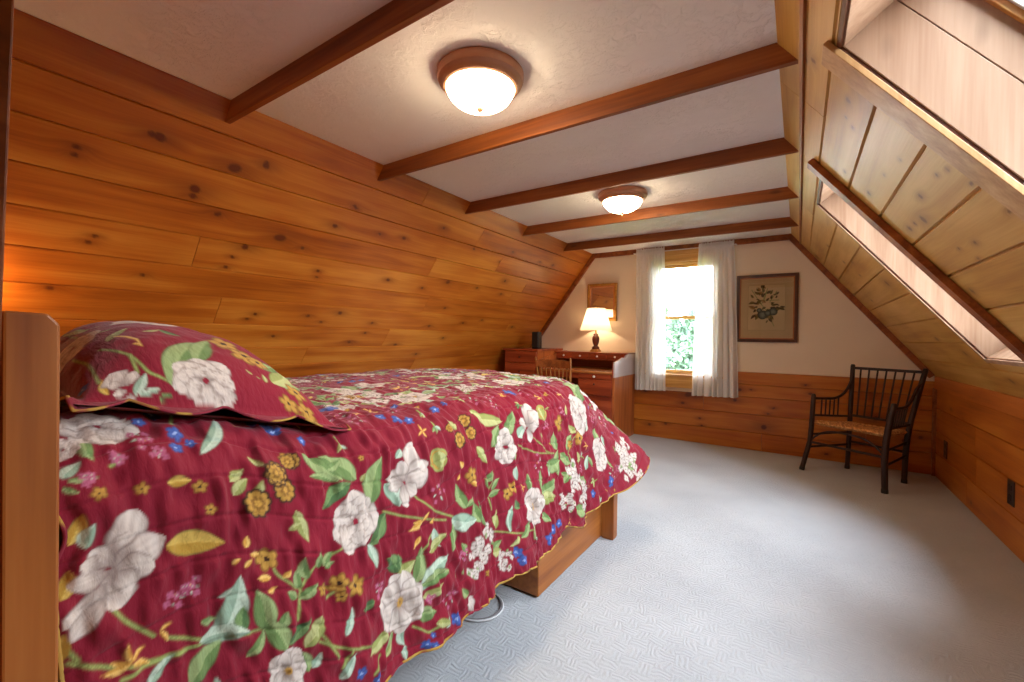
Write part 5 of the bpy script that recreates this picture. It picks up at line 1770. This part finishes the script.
#@@SECTION lights
# --- flush bowl lights
def bowl_light(x, y, label):
    t = Thing('ceiling_light', (x, y, CEIL), label, 'ceiling light', 'bowl lights on the ceiling')
    mb = MB()
    mb.lathe([(.135, -.058), (.140, -.062), (.148, -.058), (.150, -.046), (.156, -.040), (.168, -.034), (.174, -.020), (.174, -.004), (.170, .0)], (x, y, CEIL), 56)
    t.part(mb, 'rim', M['bronze'], 40)
    mb = MB()
    prof = [(.004, -.138)] + [(.137 * math.sin(a), -.052 - .086 * math.cos(a)) for a in [math.radians(4 + 86 * k / 14) for k in range(15)]]
    mb.lathe(prof, (x, y, CEIL), 56)
    t.part(mb, 'glass_bowl', M['bowl'], 60)
    mb = MB()
    mb.lathe([(.002, -.164), (.005, -.160), (.006, -.154), (.004, -.150), (.010, -.146), (.014, -.140), (.014, -.136), (.004, -.134)], (x, y, CEIL), 16)
    t.part(mb, 'finial', M['bronze'], 50)


bowl_light(-1.085, 1.378, 'lit white bowl light with a bronze rim, the large near one on the ceiling')
bowl_light(-1.085, 3.055, 'lit white bowl light with a bronze rim, the smaller far one near the window end')


def lamp(name, typ, loc, power, col, r=.03):
    L = bpy.data.lights.new(name, typ)
    L.energy = power
    L.color = col
    if typ == 'POINT':
        L.shadow_soft_size = r
    o = bpy.data.objects.new(name, L)
    o.location = loc
    return link(o)


lamp('desk lamp bulb', 'POINT', (LX, LY, LZ + .37), 1.5, (1, .76, .48), .028)
lamp('bedside lamp bulb', 'POINT', (-2.72, .19, 1.24), 1.6, (1, .62, .30), .04)

# --- the power cord showing under the quilt hem
t = Thing('power_cord', (-1.05, 1.46, 0), 'thin pale cord looping on the carpet from under the quilt hem', 'cord')
mb = MB()
pts = []
for k in range(20):
    a = math.radians(-125 + k * 14)
    pts.append((-1.085 + .10 * math.cos(a) , 1.395 + .085 * math.sin(a) + .05 * k / 19, .007))
mb.tube([(-1.30, 1.25, .006)] + pts + [(-1.30, 1.60, .006)], .0042, 8)
t.part(mb, 'lead', M['cord'], 60)
mb = MB()
mb.tube([(-1.30, 1.28, .006)] + [(p[0] - .012, p[1] + .002, .006) for p in pts] + [(-1.30, 1.57, .006)], .004, 8)
t.part(mb, 'lead', M['cord_dark'], 60)

# --- outdoors, beyond the gable window
mb = MB()
mb.box((-60, YE + 1.2, -3.6), (40, 90, -3.5))
tag(mb.build('ground_outside', M['meadow']), 'pale green meadow beyond the window', 'grass', kind='structure')


def tree(name, x, y, h, r, mat, label, seed, kind='cone'):
    rg = np.random.RandomState(seed)
    zb = -3.5
    t = Thing(name, (x, y, zb), label, 'tree', 'trees beyond the window')
    mb = MB()
    mb.tube([(x, y, zb), (x + .1, y, zb + h * .5), (x, y, zb + h * .94)], [r * .09, r * .06, r * .015], 8)
    t.part(mb, 'trunk', M['tree_bark'], 60)
    n = 5200
    f = rg.uniform(0, 1, n) ** .8
    ang = rg.uniform(0, 2 * math.pi, n)
    if kind == 'cone':
        tier = .75 + .25 * np.sin(f * 34 + 2 * np.sin(ang * 3))
        rad = r * (1 - f) ** .55 * tier * np.sqrt(rg.uniform(.25, 1, n))
        z = zb + h * (.08 + .92 * f) - rad * .18
    else:
        ph = np.arccos(rg.uniform(-1, 1, n))
        lump = 1 + .22 * np.sin(ang * 4 + ph * 5)
        rr = r * lump * rg.uniform(.45, 1, n) ** .4
        rad = rr * np.sin(ph)
        z = zb + h * .55 + np.cos(ph) * h * .45 * lump
    cx, cy = x + rad * np.cos(ang), y + rad * np.sin(ang)
    s = rg.uniform(.09, .22, n) * (r / 2.4) ** .5
    d1 = rg.normal(size=(n, 3)); d1 /= np.linalg.norm(d1, axis=1)[:, None]
    d2 = np.cross(d1, rg.normal(size=(n, 3))); d2 /= np.linalg.norm(d2, axis=1)[:, None]
    c = np.stack([cx, cy, z], -1) - np.array([x, y, zb])
    q = np.stack([c - d1 * s[:, None], c + d2 * s[:, None] * .6, c + d1 * s[:, None], c - d2 * s[:, None] * .6], 1).reshape(-1, 3)
    np_mesh('foliage', q, np.arange(4 * n).reshape(-1, 4), mat, t.e, smooth=False)


tree('pine_tree', -3.75, 16.4, 5.35, 1.75, M['leaf_b'], 'blue green pine outside, filling the middle of the gap between the curtains', 1)
tree('pine_tree', -7.1, 26.5, 7.0, 2.4, M['leaf_a'], 'pale distant pine outside, rising above the nearer trees beside the left curtain', 3)
tree('pine_tree', -3.95, 20.7, 5.9, 1.9, M['leaf_b'], 'farther blue green pine outside, beside the right curtain edge', 4)
tree('leafy_shrub', -2.1, 10.4, 2.9, 1.0, M['leaf_c'], 'yellow green shrub outside, low in the window gap on the right', 5, 'round')
tree('leafy_shrub', -3.3, 12.9, 2.9, 1.3, M['leaf_c'], 'yellow green shrub outside, low in the window gap on the left', 6, 'round')

# ------------------------------------------------------------------ sky, camera, view
W = bpy.data.worlds.new('overcast sky')
bpy.context.scene.world = W
W.use_nodes = True
nt = W.node_tree
nt.nodes.clear()
wo = N(nt, 'ShaderNodeOutputWorld')
bg = N(nt, 'ShaderNodeBackground')
tc = N(nt, 'ShaderNodeTexCoord')
sp = N(nt, 'ShaderNodeSeparateXYZ', ins={0: tc.outputs['Generated']})
c = ramp(nt, sp.outputs[2], [(0.0, (.86, .92, .97, 1)), (1.0, (.72, .86, 1.0, 1))])
nt.links.new(c, bg.inputs[0])
bg.inputs[1].default_value = 9.5
nt.links.new(bg.outputs[0], wo.inputs[0])

cam = bpy.data.cameras.new('camera')
cam.sensor_fit = 'HORIZONTAL'
cam.sensor_width = 36.0
cam.lens = 432.236 / 1024 * 36.0
cam.clip_start = .02
co = bpy.data.objects.new('camera', cam)
link(co)
yaw, pitch, roll = .5861, -.0087, .0146
fw = Vector((-math.sin(yaw) * math.cos(pitch), math.cos(yaw) * math.cos(pitch), math.sin(pitch)))
ri = Vector((math.cos(yaw), math.sin(yaw), 0))
up = ri.cross(fw)
r2 = ri * math.cos(roll) + up * math.sin(roll)
u2 = up * math.cos(roll) - ri * math.sin(roll)
mw = Matrix((( r2.x, u2.x, -fw.x, 0), (r2.y, u2.y, -fw.y, 0), (r2.z, u2.z, -fw.z, H_CAM), (0, 0, 0, 1)))
co.matrix_world = mw
bpy.context.scene.camera = co
sc = bpy.context.scene
sc.view_settings.view_transform = 'Standard'
sc.view_settings.look = 'None'
sc.view_settings.exposure = 2.05
sc.view_settings.gamma = 1.0
sc.view_settings.use_curve_mapping = False
sc.cycles.use_denoising = True
sc.cycles.max_bounces = 10
sc.cycles.diffuse_bounces = 6
sc.cycles.transparent_max_bounces = 16
sc.cycles.sample_clamp_indirect = 8.0
sc.cycles.caustics_reflective = False
sc.cycles.caustics_refractive = False
